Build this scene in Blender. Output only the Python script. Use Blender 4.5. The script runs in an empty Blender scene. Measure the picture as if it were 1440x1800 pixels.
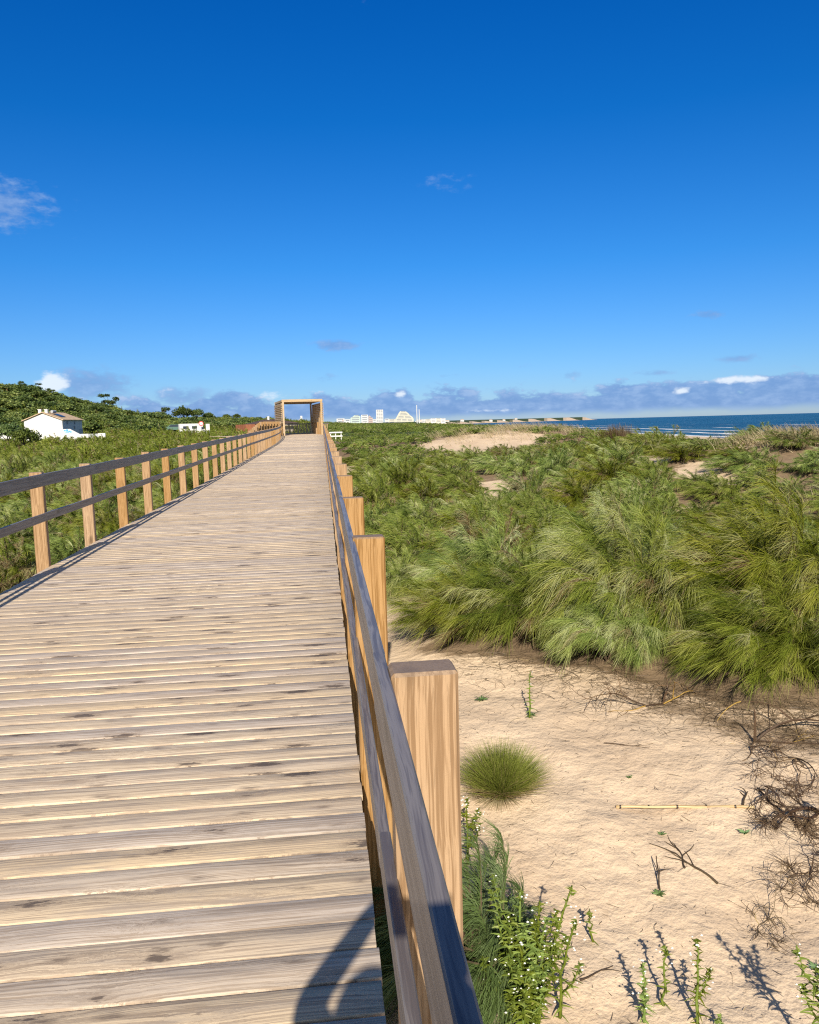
import bpy, math, random
import numpy as np
from mathutils import Matrix, Vector

S = bpy.context.scene
C = S.collection
RAD = math.radians

# ------------------------------------------------------------------ camera
F, ROLL, PITCH, YAW, EYE = 1400.0, .0265, math.atan(155.4 / 1400), RAD(6.07), 1.75
SLOPE = .0086
fw = np.array([math.sin(YAW) * math.cos(PITCH), math.cos(YAW) * math.cos(PITCH), -math.sin(PITCH)])
r0 = np.array([math.cos(YAW), -math.sin(YAW), 0.])
u0 = np.cross(r0, fw)
RT = math.cos(ROLL) * r0 - math.sin(ROLL) * u0
UP = math.sin(ROLL) * r0 + math.cos(ROLL) * u0
cam = bpy.data.cameras.new('camera')
cam.sensor_fit = 'HORIZONTAL'; cam.sensor_width = 36; cam.lens = 36 * F / 1440
cam.clip_start = .02; cam.clip_end = 60000
co = bpy.data.objects.new('camera', cam); C.objects.link(co)
m = Matrix.Identity(4)
for i in range(3):
    m[i][0], m[i][1], m[i][2] = RT[i], UP[i], -fw[i]
m[0][3], m[1][3], m[2][3] = 0, 0, EYE
co.matrix_world = m
S.camera = co

# ------------------------------------------------------------------ light
SUN_EL, SUN_PH = RAD(31.5), RAD(7.5)
sund = Vector((-math.sin(SUN_PH) * math.cos(SUN_EL), -math.cos(SUN_PH) * math.cos(SUN_EL), math.sin(SUN_EL)))
sl = bpy.data.lights.new('sun', 'SUN'); sl.energy = 4.7; sl.angle = RAD(.53); sl.color = (1, .92, .80)
so = bpy.data.objects.new('sun', sl); C.objects.link(so)
so.rotation_euler = sund.to_track_quat('Z', 'Y').to_euler(); so.location = (0, -20, 40)
S.view_settings.view_transform = 'Standard'; S.view_settings.look = 'None'
S.cycles.use_denoising = False; S.cycles.filter_width = 1.2
S.cycles.max_bounces = 6; S.cycles.diffuse_bounces = 3; S.cycles.transmission_bounces = 3; S.cycles.glossy_bounces = 2
S.view_settings.exposure = .45; S.view_settings.gamma = 1

W = bpy.data.worlds.new('World'); S.world = W; W.use_nodes = True
wt = W.node_tree; wn = wt.nodes; wl = wt.links
wn.clear()


class NT:
    """small node helper"""
    def __init__(s, tree): s.t = tree
    def n(s, typ, **kw):
        nd = s.t.nodes.new(typ)
        for k, v in kw.items():
            if k == 'inp':
                for a, b in v.items():
                    if hasattr(b, 'links') or isinstance(b, bpy.types.NodeSocket): s.t.links.new(b, nd.inputs[a])
                    else: nd.inputs[a].default_value = b
            else: setattr(nd, k, v)
        return nd
    def m(s, op, a, b=0., c=None):
        nd = s.t.nodes.new('ShaderNodeMath'); nd.operation = op
        for i, v in enumerate((a, b, c)):
            if v is None: continue
            if isinstance(v, bpy.types.NodeSocket): s.t.links.new(v, nd.inputs[i])
            else: nd.inputs[i].default_value = v
        return nd.outputs[0]
    def ss(s, x, lo, hi, a=0., b=1.):
        nd = s.n('ShaderNodeMapRange', interpolation_type='SMOOTHSTEP')
        s.t.links.new(x, nd.inputs[0])
        for i, v in zip((1, 2, 3, 4), (lo, hi, a, b)): nd.inputs[i].default_value = v
        return nd.outputs[0]
    def mix(s, f, a, b, mode='MIX'):
        nd = s.t.nodes.new('ShaderNodeMix'); nd.data_type = 'RGBA'; nd.blend_type = mode
        for i, v in ((0, f), (6, a), (7, b)):
            if isinstance(v, bpy.types.NodeSocket): s.t.links.new(v, nd.inputs[i])
            else: nd.inputs[i].default_value = v if i == 0 else (*v, 1)[:4]
        return nd.outputs[2]
    def comb(s, x, y, z):
        nd = s.t.nodes.new('ShaderNodeCombineXYZ')
        for i, v in enumerate((x, y, z)):
            if isinstance(v, bpy.types.NodeSocket): s.t.links.new(v, nd.inputs[i])
            else: nd.inputs[i].default_value = v
        return nd.outputs[0]
    def noise(s, vec, scale, detail=3., rough=.5, dist=0.):
        nd = s.n('ShaderNodeTexNoise', inp={'Vector': vec, 'Scale': scale, 'Detail': detail, 'Roughness': rough, 'Distortion': dist})
        return nd.outputs[0]
    def ramp(s, x, stops):
        nd = s.t.nodes.new('ShaderNodeValToRGB'); s.t.links.new(x, nd.inputs[0])
        e = nd.color_ramp.elements
        while len(e) < len(stops): e.new(.5)
        for k, (p, c) in enumerate(stops): e[k].position = p; e[k].color = (*c, 1)
        return nd.outputs[0]
    def attr(s, name): return s.n('ShaderNodeAttribute', attribute_name=name).outputs['Fac']


def build_world():
    T = NT(wt)
    sky = T.n('ShaderNodeTexSky', sky_type='NISHITA', sun_disc=False, sun_elevation=SUN_EL,
              sun_rotation=RAD(180) + SUN_PH, altitude=0, air_density=1.0, dust_density=.2, ozone_density=3.0)
    hs = T.n('ShaderNodeHueSaturation', inp={'Hue': .5, 'Saturation': 1.0, 'Value': 1.0, 'Color': sky.outputs[0]})
    tc = T.n('ShaderNodeTexCoord')
    sp = T.n('ShaderNodeSeparateXYZ', inp={0: tc.outputs['Generated']})
    az = T.m('MULTIPLY', T.m('ARCTAN2', sp.outputs[0], sp.outputs[1]), 180 / math.pi)
    el = T.m('MULTIPLY', T.m('ARCSINE', sp.outputs[2]), 180 / math.pi)
    v = T.comb(T.m('MULTIPLY', az, .5), el, 0)
    n1 = T.noise(v, .8, 6, .6)
    n2 = T.noise(v, 1.6, 5, .6)
    n3 = T.noise(T.comb(T.m('MULTIPLY', az, .12), T.m('MULTIPLY', el, .2), 3.), 1., 3, .5)
    # long low bank of cloud over the horizon; its top is ragged
    top = T.m('ADD', T.m('MULTIPLY_ADD', n3, 2.2, 1.25), T.m('MULTIPLY', T.m('SUBTRACT', n1, .5), 4.6))
    bank = T.ss(T.m('SUBTRACT', top, el), -.05, .55)
    base = T.ss(T.m('ADD', el, T.m('MULTIPLY', T.m('SUBTRACT', n1, .5), .8)), .15, .75)
    bank = T.m('MULTIPLY', bank, base)
    # single clouds: azimuth, elevation, half widths, strength
    blobs = [(-15.4, 3.1, 3.4, 1.3, 1.0), (-9.5, 2.2, 2.6, .9, .9), (1.2, 5.6, 2.0, .5, 1.0), (.2, 3.4, 1.3, .5, .62), (-20.2, 14.0, 4.0, 1.8, .92),
             (9.2, 16.0, 2.6, .9, .55), (26.6, 6.6, 1.3, .4, .85), (28.4, 3.7, 1.6, .4, .78), (23.2, 3.0, 1.7, .3, .7), (17.5, 3.1, 1.3, .4, .62), (9.2, 3.3, 1.0, .25, .62),
             (3.5, 26.5, 1.6, .7, .36), (14.5, 3.7, 2.0, .3, .45), (-14.5, 26., 2, .6, .2)]
    wis = None
    for a, e, sa, se, k in blobs:
        q = T.m('ADD', T.m('POWER', T.m('DIVIDE', T.m('SUBTRACT', az, a), sa), 2.), T.m('POWER', T.m('DIVIDE', T.m('SUBTRACT', el, e), se), 2.))
        g = T.m('MULTIPLY', T.m('EXPONENT', T.m('MULTIPLY', q, -.9)), k)
        wis = g if wis is None else T.m('MAXIMUM', wis, g)
    wm = T.ss(T.m('ADD', wis, T.m('MULTIPLY', T.m('SUBTRACT', n2, .5), 1.5)), .38, .95)
    wm = T.m('MULTIPLY', wm, T.m('MINIMUM', T.m('MULTIPLY', wis, 1.7), 1.))
    dens = T.m('MAXIMUM', T.m('MULTIPLY', bank, .86), T.m('MULTIPLY', wm, .72))
    # sunlit white heads
    wh = None
    for a, e, sa, se, k in [(-17.6, 3.2, 1.1, .75, 1.25), (5.6, 2.1, .6, .28, .9), (28.6, 2.3, 2.4, .35, .9), (25.0, 1.7, .8, .3, .95), (21.0, 2.0, 1.2, .25, .55), (-3.6, 2.2, 1.4, .5, .72), (-.2, 2.4, 1.0, .35, .5), (12, .75, 4.5, .18, .5)]:
        q = T.m('ADD', T.m('POWER', T.m('DIVIDE', T.m('SUBTRACT', az, a), sa), 2.), T.m('POWER', T.m('DIVIDE', T.m('SUBTRACT', el, e), se), 2.))
        g = T.m('MULTIPLY', T.m('EXPONENT', T.m('MULTIPLY', q, -.9)), k)
        wh = g if wh is None else T.m('MAXIMUM', wh, g)
    wh = T.ss(T.m('ADD', wh, T.m('MULTIPLY', T.m('SUBTRACT', n2, .5), 1.3)), .42, .9)
    ccol = T.mix(T.ss(n2, .35, .75), (1.15, 2.2, 4.5), (2.0, 3.1, 5.3))
    # clear Atlantic air: deep blue overhead, light blue down to the sea
    tint = T.ramp(T.m('DIVIDE', el, 60.), [(0., (.26, .36, .60)), (.06, (.205, .36, .60)), (.18, (.085, .335, .62)), (.33, (.018, .285, .61)), (.46, (.005, .262, .63)), (.62, (.002, .245, .64)), (1., (.002, .245, .64))])
    dt = T.n('ShaderNodeVectorMath', operation='DOT_PRODUCT', inp={0: tc.outputs['Generated'], 1: tuple(sund)}).outputs['Value']
    tint = T.mix(T.ss(dt, -.15, .75), tint, (.62, .56, .50))      # the sky is whiter on the sun's side
    skc = T.mix(1., hs.outputs[0], tint, 'MULTIPLY')
    skc = T.mix(1., skc, (1.25, 1.25, 1.25), 'MULTIPLY')
    hi = T.m('MULTIPLY', T.ss(T.m('SUBTRACT', top, el), 1.3, .1), T.m('MULTIPLY', T.ss(n2, .5, .72), bank))
    ccol = T.mix(T.m('MULTIPLY', hi, .75), ccol, (4.2, 4.9, 6.2))
    c = T.mix(dens, skc, ccol)
    c = T.mix(T.m('MULTIPLY', wh, .9), c, (5.6, 6.2, 6.9))
    bg = T.n('ShaderNodeBackground', inp={'Color': c, 'Strength': .11})
    out = T.n('ShaderNodeOutputWorld', inp={0: bg.outputs[0]})


build_world()

# ------------------------------------------------------------------ helpers
def ray(x, y): return fw + RT * (x - 720) / F - UP * (y - 900) / F
def at(x, y, dist):
    d = ray(x, y); return np.array([0, 0, EYE]) + d * dist / math.hypot(d[0], d[1])


def mesh(name, V, faces, attrs=None, smooth=False):
    """V (n,3); faces: list of (k,w) int arrays; attrs: {name: per-face float array}"""
    me = bpy.data.meshes.new(name)
    V = np.asarray(V, np.float32)
    me.vertices.add(len(V)); me.vertices.foreach_set('co', V.ravel())
    faces = [np.asarray(f, np.int32) for f in faces if len(f)]
    tot = np.concatenate([np.full(len(f), f.shape[1], np.int32) for f in faces])
    idx = np.concatenate([f.ravel() for f in faces])
    me.loops.add(len(idx)); me.loops.foreach_set('vertex_index', idx)
    me.polygons.add(len(tot))
    st = np.zeros(len(tot), np.int32); st[1:] = np.cumsum(tot)[:-1]
    me.polygons.foreach_set('loop_start', st)
    me.polygons.foreach_set('loop_total', tot)
    if smooth: me.polygons.foreach_set('use_smooth', np.ones(len(tot), bool))
    for k, a in (attrs or {}).items():
        at_ = me.attributes.new(k, 'FLOAT', 'FACE'); at_.data.foreach_set('value', np.asarray(a, np.float32))
    me.update(calc_edges=True); me.validate()
    return me


def link(name, me, mat=None, parent=None, loc=None):
    o = bpy.data.objects.new(name, me); C.objects.link(o)
    if mat is not None and not me.materials: me.materials.append(mat)
    if parent is not None: o.parent = parent
    if loc is not None: o.location = loc
    return o


def tag(o, label=None, cat=None, group=None, kind=None):
    if label: o['label'] = label
    if cat: o['category'] = cat
    if group: o['group'] = group
    if kind: o['kind'] = kind
    return o


def thing(name, label, cat, loc=(0, 0, 0), rz=0., group=None):
    o = bpy.data.objects.new(name, None); C.objects.link(o)
    o.empty_display_size = .1
    o.location = loc; o.rotation_euler = (0, 0, rz)
    return tag(o, label, cat, group)


def dup(root, loc, rz=0., sc=None, label=None, group=None):
    r = root.copy(); C.objects.link(r); r.location = loc; r.rotation_euler = (0, 0, rz)
    if sc is not None: r.scale = sc if hasattr(sc, '__len__') else (sc, sc, sc)
    if label: r['label'] = label
    if group: r['group'] = group
    for ch in list(root.children):
        c = ch.copy(); C.objects.link(c); c.parent = r
        for g in list(ch.children):
            d = g.copy(); C.objects.link(d); d.parent = c
    return r


class G:
    """collects simple solids into one mesh"""
    def __init__(s): s.v = []; s.f = []; s.a = []
    def add(s, V, Fs, a=0.):
        b = len(s.v); s.v += [tuple(map(float, p)) for p in V]
        for f in Fs: s.f.append([i + b for i in f]); s.a.append(a)
    def box(s, x0, x1, y0, y1, z0, z1, a=0., M=None, bev=0.):
        if bev > 0:
            P = []
            b = bev
            # chamfered vertical & top edges: octagon prism with a smaller cap
            def ring(k, z): return [(x0 + k, y0 + b, z), (x0 + b, y0 + k, z), (x1 - b, y0 + k, z), (x1 - k, y0 + b, z), (x1 - k, y1 - b, z), (x1 - b, y1 - k, z), (x0 + b, y1 - k, z), (x0 + k, y1 - b, z)]
            P = ring(0, z0) + ring(0, z1 - b) + ring(b * .9, z1)
            Fs = [list(range(7, -1, -1)), list(range(16, 24))]
            for r in (0, 8):
                for i in range(8): Fs.append([r + i, r + (i + 1) % 8, r + 8 + (i + 1) % 8, r + 8 + i])
        else:
            P = [(x0, y0, z0), (x1, y0, z0), (x1, y1, z0), (x0, y1, z0), (x0, y0, z1), (x1, y0, z1), (x1, y1, z1), (x0, y1, z1)]
            Fs = [[3, 2, 1, 0], [4, 5, 6, 7], [0, 1, 5, 4], [1, 2, 6, 5], [2, 3, 7, 6], [3, 0, 4, 7]]
        if M is not None: P = [tuple(M @ Vector(p)) for p in P]
        s.add(P, Fs, a)
    def beam(s, p, q, w, h, a=0.):
        """square bar from p to q"""
        p, q = Vector(p), Vector(q); d = (q - p); L = d.length; d.normalize()
        u = d.cross(Vector((0, 0, 1)))
        if u.length < 1e-4: u = Vector((1, 0, 0))
        u.normalize(); w2 = u.cross(d)
        P = []
        for e in (p, q):
            for i, j in ((-1, -1), (1, -1), (1, 1), (-1, 1)): P.append(e + u * i * w / 2 + w2 * j * h / 2)
        s.add(P, [[3, 2, 1, 0], [4, 5, 6, 7], [0, 1, 5, 4], [1, 2, 6, 5], [2, 3, 7, 6], [3, 0, 4, 7]], a)
    def tube(s, pts, rad, n=6, a=0., cap=True):
        pts = [Vector(p) for p in pts]; k = len(pts)
        if not hasattr(rad, '__len__'): rad = [rad] * k
        b = len(s.v); ref = Vector((.31, .17, .93)).normalized()
        for i, p in enumerate(pts):
            d = (pts[min(i + 1, k - 1)] - pts[max(i - 1, 0)]).normalized()
            u = d.cross(ref)
            if u.length < 1e-3: u = d.cross(Vector((1, 0, 0)))
            u.normalize(); w = d.cross(u)
            for j in range(n):
                t = 2 * math.pi * j / n
                s.v.append(tuple(p + (u * math.cos(t) + w * math.sin(t)) * rad[i]))
        for i in range(k - 1):
            for j in range(n):
                s.f.append([b + i * n + j, b + i * n + (j + 1) % n, b + (i + 1) * n + (j + 1) % n, b + (i + 1) * n + j]); s.a.append(a)
        if cap:
            s.f.append([b + j for j in range(n - 1, -1, -1)]); s.a.append(a)
            s.f.append([b + (k - 1) * n + j for j in range(n)]); s.a.append(a)
    def data(s, name, smooth=False):
        me = bpy.data.meshes.new(name); me.from_pydata(s.v, [], s.f); me.update()
        at_ = me.attributes.new('tint', 'FLOAT', 'FACE'); at_.data.foreach_set('value', np.array(s.a, np.float32))
        if smooth: me.polygons.foreach_set('use_smooth', np.ones(len(s.f), bool))
        return me
    def build(s, name, mat, parent=None, loc=None, smooth=False):
        return link(name, s.data(name, smooth), mat, parent, loc)


def hash2(ix, iy, seed):
    h = (ix.astype(np.int64) * 374761393 + iy.astype(np.int64) * 668265263 + seed * 1442695041) & 0x7fffffff
    h = ((h ^ (h >> 13)) * 1274126177) & 0x7fffffff
    h = h ^ (h >> 16)
    return (h & 0xffff) / 65535.0


def vnoise(x, y, seed=0):
    x = np.asarray(x, float); y = np.asarray(y, float)
    ix, iy = np.floor(x), np.floor(y); fx, fy = x - ix, y - iy
    fx = fx * fx * (3 - 2 * fx); fy = fy * fy * (3 - 2 * fy)
    a, b = hash2(ix, iy, seed), hash2(ix + 1, iy, seed)
    c, d = hash2(ix, iy + 1, seed), hash2(ix + 1, iy + 1, seed)
    return (a * (1 - fx) + b * fx) * (1 - fy) + (c * (1 - fx) + d * fx) * fy - .5


def fbm(x, y, o=4, seed=0):
    r = 0; k = 1.
    for i in range(o): r = r + k * vnoise(x * 2 ** i + i * 7.3, y * 2 ** i - i * 3.1, seed + i); k *= .5
    return r


def sstep(x, a, b):
    t = np.clip((x - a) / (b - a), 0, 1); return t * t * (3 - 2 * t)


# ------------------------------------------------------------------ materials
def material(name):
    M = bpy.data.materials.new(name); M.use_nodes = True
    T = NT(M.node_tree); b = M.node_tree.nodes['Principled BSDF']
    return M, T, b


def setin(T, b, **kw):
    for k, v in kw.items():
        k = {'col': 'Base Color', 'rough': 'Roughness', 'nor': 'Normal', 'spec': 'Specular IOR Level', 'metal': 'Metallic'}[k]
        if isinstance(v, bpy.types.NodeSocket): T.t.links.new(v, b.inputs[k])
        else: b.inputs[k].default_value = (*v, 1) if k == 'Base Color' else v


def plain(name, col, rough=.7, var=.12, scale=6., spec=.3):
    M, T, b = material(name)
    p = T.n('ShaderNodeTexCoord').outputs['Object']
    n = T.noise(p, scale, 4, .6)
    c = T.mix(T.ss(n, .3, .7), tuple(x * (1 - var) for x in col), tuple(min(1, x * (1 + var)) for x in col))
    setin(T, b, col=c, rough=rough, spec=spec)
    return M


def bump(T, h, strength, dist):
    return T.n('ShaderNodeBump', inp={'Height': h, 'Strength': strength, 'Distance': dist}).outputs[0]


def wood_deck():
    M, T, b = material('deck_wood')
    p = T.n('ShaderNodeTexCoord').outputs['Object']
    s = T.n('ShaderNodeSeparateXYZ', inp={0: p}); x, y, z = s.outputs
    r = T.attr('rnd'); r2 = T.attr('rnd2')
    xo = T.m('MULTIPLY_ADD', r, 91., x); yo = T.m('MULTIPLY_ADD', r2, 57., y)
    # knots
    kv = T.comb(T.m('MULTIPLY', xo, 1.7), T.m('MULTIPLY', yo, 5.6), 0)
    wob = T.noise(T.comb(T.m('MULTIPLY', xo, 16.), T.m('MULTIPLY', yo, 75.), 0), 1., 5, .7)
    vor = T.n('ShaderNodeTexVoronoi', voronoi_dimensions='2D', feature='F1', inp={'Vector': kv, 'Scale': 1., 'Randomness': 1.})
    kd = T.m('ADD', vor.outputs['Distance'], T.m('MULTIPLY', T.m('SUBTRACT', wob, .5), .55))
    ks = T.n('ShaderNodeSeparateColor', inp={0: vor.outputs['Color']}).outputs
    kr = T.m('MULTIPLY', T.ss(ks[0], .25, 1.), .16)
    knot = T.m('MULTIPLY', T.ss(T.m('SUBTRACT', kd, kr), .02, -.05), T.ss(ks[0], .3, .42))
    halo = T.m('MULTIPLY', T.ss(T.m('SUBTRACT', kd, kr), .24, -.08), T.ss(ks[0], .3, .42))
    # grain bends round the knots
    gy = T.m('ADD', yo, T.m('MULTIPLY', T.m('EXPONENT', T.m('MULTIPLY', kd, -6.)), .035))
    warp = T.noise(T.comb(T.m('MULTIPLY', xo, 1.3), T.m('MULTIPLY', yo, 6.), 1.), 1., 2, .5)
    gy = T.m('ADD', gy, T.m('MULTIPLY', warp, .05))
    g1 = T.noise(T.comb(T.m('MULTIPLY', xo, 1.2), T.m('MULTIPLY', gy, 75.), 0), 1., 4, .62)
    g2 = T.noise(T.comb(T.m('MULTIPLY', xo, 5.), T.m('MULTIPLY', gy, 260.), 5.), 1., 2, .6)
    rings = T.m('SINE', T.m('MULTIPLY', gy, 330.))
    gr = T.m('ADD', T.m('MULTIPLY', T.m('ADD', g1, T.m('MULTIPLY', T.m('SUBTRACT', g2, .5), .5)), 1.), T.m('MULTIPLY', rings, .045))
    light = T.mix(r, (.75, .60, .42), (.74, .56, .345))
    light = T.mix(T.ss(r2, .4, .85), light, (.62, .52, .42))
    dark = T.mix(r2, (.49, .37, .245), (.43, .335, .25))
    c = T.mix(T.ss(gr, .40, .56), dark, light)
    c = T.mix(T.m('MULTIPLY', T.ss(T.noise(T.comb(T.m('MULTIPLY', xo, 2.4), T.m('MULTIPLY', gy, 120.), 12.), 1., 3, .6), .55, .64), .6), c, (.23, .17, .125))
    vor2 = T.n('ShaderNodeTexVoronoi', voronoi_dimensions='2D', feature='F1', inp={'Vector': T.comb(T.m('MULTIPLY', xo, 2.9), T.m('MULTIPLY_ADD', yo, 9., 31.), 0), 'Scale': 1., 'Randomness': 1.})
    k2 = T.m('MULTIPLY_ADD', T.m('SUBTRACT', wob, .5), .5, vor2.outputs['Distance'])
    k2 = T.m('MULTIPLY', T.ss(k2, .22, -.05), T.ss(T.n('ShaderNodeSeparateColor', inp={0: vor2.outputs['Color']}).outputs[1], .55, .75))
    blot = T.noise(T.comb(T.m('MULTIPLY', xo, 2.2), T.m('MULTIPLY', yo, 13.), 8.), 1., 5, .65)
    c = T.mix(T.m('MULTIPLY', T.ss(blot, .46, .66), .48), c, (.34, .285, .24))
    lw = T.noise(p, .35, 3, .5)
    c = T.mix(T.m('MULTIPLY', T.ss(lw, .4, .65), .22), c, (.42, .335, .26))
    c = T.mix(T.m('MULTIPLY', halo, .45), c, (.30, .215, .145))
    c = T.mix(T.m('MULTIPLY', k2, .75), c, (.15, .11, .085))
    c = T.mix(T.m('MULTIPLY', knot, .85), c, (.11, .083, .068))
    setin(T, b, col=c, rough=.72, spec=.25, nor=bump(T, T.m('SUBTRACT', gr, T.m('MULTIPLY', knot, .5)), .35, .004))
    return M


def wood_bar(name, axis, pale, deep, rough=.6, fine=1., spec=.35, vary=.5):
    """sawn wood with the grain along one axis; every copy varies"""
    M, T, b = material(name)
    p = T.n('ShaderNodeTexCoord').outputs['Object']
    s = T.n('ShaderNodeSeparateXYZ', inp={0: p}); q = list(s.outputs)
    rnd = T.n('ShaderNodeObjectInfo').outputs['Random']
    w = T.noise(p, 2.2, 2, .5)
    a = {0: (1, 2), 1: (0, 2), 2: (0, 1)}[axis]
    L = T.m('MULTIPLY_ADD', rnd, 40., q[axis])
    u = T.m('ADD', q[a[0]], T.m('MULTIPLY', w, .035)); v = T.m('ADD', q[a[1]], T.m('MULTIPLY', w, .03))
    g = T.noise(T.comb(T.m('MULTIPLY', u, 85. * fine), T.m('MULTIPLY', v, 85. * fine), T.m('MULTIPLY', L, 1.3)), 1., 3, .55)
    g2 = T.noise(T.comb(T.m('MULTIPLY', u, 260. * fine), T.m('MULTIPLY', v, 260. * fine), T.m('MULTIPLY', L, 5.)), 1., 2, .5)
    vor = T.n('ShaderNodeTexVoronoi', inp={'Vector': T.comb(T.m('MULTIPLY', u, 4.), T.m('MULTIPLY', v, 4.), T.m('MULTIPLY', L, 1.6)), 'Scale': 1.})
    knot = T.ss(vor.outputs['Distance'], .17, .04)
    gr = T.m('ADD', g, T.m('MULTIPLY', T.m('SUBTRACT', g2, .5), .45))
    c = T.mix(T.ss(gr, .38, .60), deep, pale)
    c = T.mix(T.m('MULTIPLY', T.ss(g2, .58, .70), .5), c, tuple(k * .6 for k in deep))
    hs = T.n('ShaderNodeHueSaturation', inp={'Hue': .5, 'Saturation': T.m('MULTIPLY_ADD', rnd, -.45 * vary * 2, 1.12), 'Value': T.m('MULTIPLY_ADD', rnd, .35 * vary, 1 - .18 * vary), 'Color': c})
    c = T.mix(T.m('MULTIPLY', knot, .75), hs.outputs[0], tuple(k * .35 for k in deep))
    if axis == 2:      # weathered end grain on the post tops
        nz = T.n('ShaderNodeSeparateXYZ', inp={0: T.n('ShaderNodeNewGeometry').outputs['True Normal']}).outputs[2]
        c = T.mix(T.m('MULTIPLY', T.ss(nz, .5, .8), .8), c, (.20, .15, .115))
    setin(T, b, col=c, rough=rough, spec=spec, nor=bump(T, gr, .3, .003))
    return M


def sand_mat():
    M, T, b = material('dune_ground')
    p = T.n('ShaderNodeTexCoord').outputs['Object']
    s = T.n('ShaderNodeSeparateXYZ', inp={0: p})
    n1 = T.noise(p, .8, 4, .55); n2 = T.noise(p, 9., 4, .6); n3 = T.noise(p, 60., 3, .6)
    n4 = T.noise(p, 420., 2, .5)
    c = T.mix(T.ss(n1, .3, .7), (.61, .455, .305), (.73, .565, .39))
    c = T.mix(T.m('MULTIPLY', T.ss(n3, .45, .75), .35), c, (.47, .335, .20))
    c = T.mix(T.m('MULTIPLY', T.ss(n4, .55, .75), .45), c, (.32, .225, .14))
    # litter-dark soil below the scrub
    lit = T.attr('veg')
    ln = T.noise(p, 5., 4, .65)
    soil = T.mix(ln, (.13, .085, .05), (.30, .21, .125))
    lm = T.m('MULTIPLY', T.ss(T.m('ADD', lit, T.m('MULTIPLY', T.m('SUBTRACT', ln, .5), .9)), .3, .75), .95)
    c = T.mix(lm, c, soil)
    far = T.attr('far')
    fn = T.noise(p, .05, 4, .65)
    gcol = T.mix(fn, (.030, .052, .020), (.080, .105, .036))
    c = T.mix(far, c, gcol)
    rp = T.noise(T.n('ShaderNodeMapping', inp={'Vector': p, 'Rotation': (0, 0, RAD(-48)), 'Scale': (2.2, 3.6, 3.)}).outputs[0], 1., 4, .55)
    h = T.m('ADD', T.m('MULTIPLY', n2, .85), T.m('ADD', T.m('MULTIPLY', rp, .9), T.m('ADD', T.m('MULTIPLY', n3, .10), T.m('MULTIPLY', n4, .03))))
    setin(T, b, col=c, rough=.92, spec=.12, nor=bump(T, h, .62, .055))
    return M


def strand_mat(name, stops, trans=.28, rough=.5, spec=.3, hue=.478):
    M, T, b = material(name)
    t = T.attr('tint')
    rnd = T.n('ShaderNodeObjectInfo').outputs['Random']
    c = T.ramp(t, stops)
    hs = T.n('ShaderNodeHueSaturation', inp={'Hue': T.m('MULTIPLY_ADD', rnd, .034, hue), 'Saturation': T.m('MULTIPLY_ADD', rnd, -.22, 1.1), 'Value': T.m('MULTIPLY_ADD', rnd, .60, .72), 'Color': c})
    setin(T, b, col=hs.outputs[0], rough=rough, spec=spec)
    tr = T.n('ShaderNodeBsdfTranslucent', inp={'Color': hs.outputs[0]})
    mx = T.n('ShaderNodeMixShader', inp={0: trans, 1: b.outputs[0], 2: tr.outputs[0]})
    T.t.links.new(mx.outputs[0], T.t.nodes['Material Output'].inputs[0])
    return M


def sea_mat():
    M, T, b = material('sea_water')
    p = T.n('ShaderNodeTexCoord').outputs['Object']
    s = T.n('ShaderNodeSeparateXYZ', inp={0: p}); x, y, z = s.outputs
    u = T.m('SUBTRACT', x, T.m('MULTIPLY_ADD', y, .11, 100.))      # metres out from the waterline
    al = T.m('MULTIPLY_ADD', x, .11, y)
    wob = T.noise(T.comb(T.m('MULTIPLY', al, .012), T.m('MULTIPLY', u, .01), 0), 1., 3, .5)
    uw = T.m('ADD', u, T.m('MULTIPLY', T.m('SUBTRACT', wob, .5), 26.))
    gaps = T.noise(T.comb(T.m('MULTIPLY', al, .02), T.m('MULTIPLY', u, .05), 4.), 1., 4, .6)
    fine = T.noise(T.comb(T.m('MULTIPLY', al, .25), T.m('MULTIPLY', u, .8), 0), 1., 4, .65)
    foam = None
    for c0, w_, th in ((6, 5., .40), (26, 3.6, .42), (52, 4.5, .47), (90, 3.5, .52), (150, 3., .56)):
        line = T.ss(T.m('ABSOLUTE', T.m('SUBTRACT', uw, c0)), w_, w_ * .3)
        l2 = T.m('MULTIPLY', line, T.ss(T.m('ADD', gaps, T.m('MULTIPLY', fine, .12)), th, th + .1))
        foam = l2 if foam is None else T.m('MAXIMUM', foam, l2)
    caps = T.noise(T.comb(T.m('MULTIPLY', al, .05), T.m('MULTIPLY', u, .16), 9.), 1., 3, .6)
    foam = T.m('MAXIMUM', foam, T.m('MULTIPLY', T.ss(caps, .69, .73), .85))
    band = T.noise(T.comb(T.m('MULTIPLY', al, .004), T.m('MULTIPLY', u, .012), 2.), 1., 4, .6)
    c = T.mix(T.ss(band, .3, .7), (.006, .058, .108), (.016, .095, .155))
    c = T.mix(T.m('MULTIPLY', T.ss(u, 160., 5.), .5), c, (.03, .12, .155))
    c = T.mix(foam, c, (.85, .87, .88))
    h = T.noise(T.comb(T.m('MULTIPLY', al, .10), T.m('MULTIPLY', u, .32), 0), 1., 6, .62)
    setin(T, b, col=c, rough=T.m('MULTIPLY_ADD', foam, .4, .33), spec=.20, nor=bump(T, h, 1., 2.6))
    b.inputs['IOR'].default_value = 1.33
    return M


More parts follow.
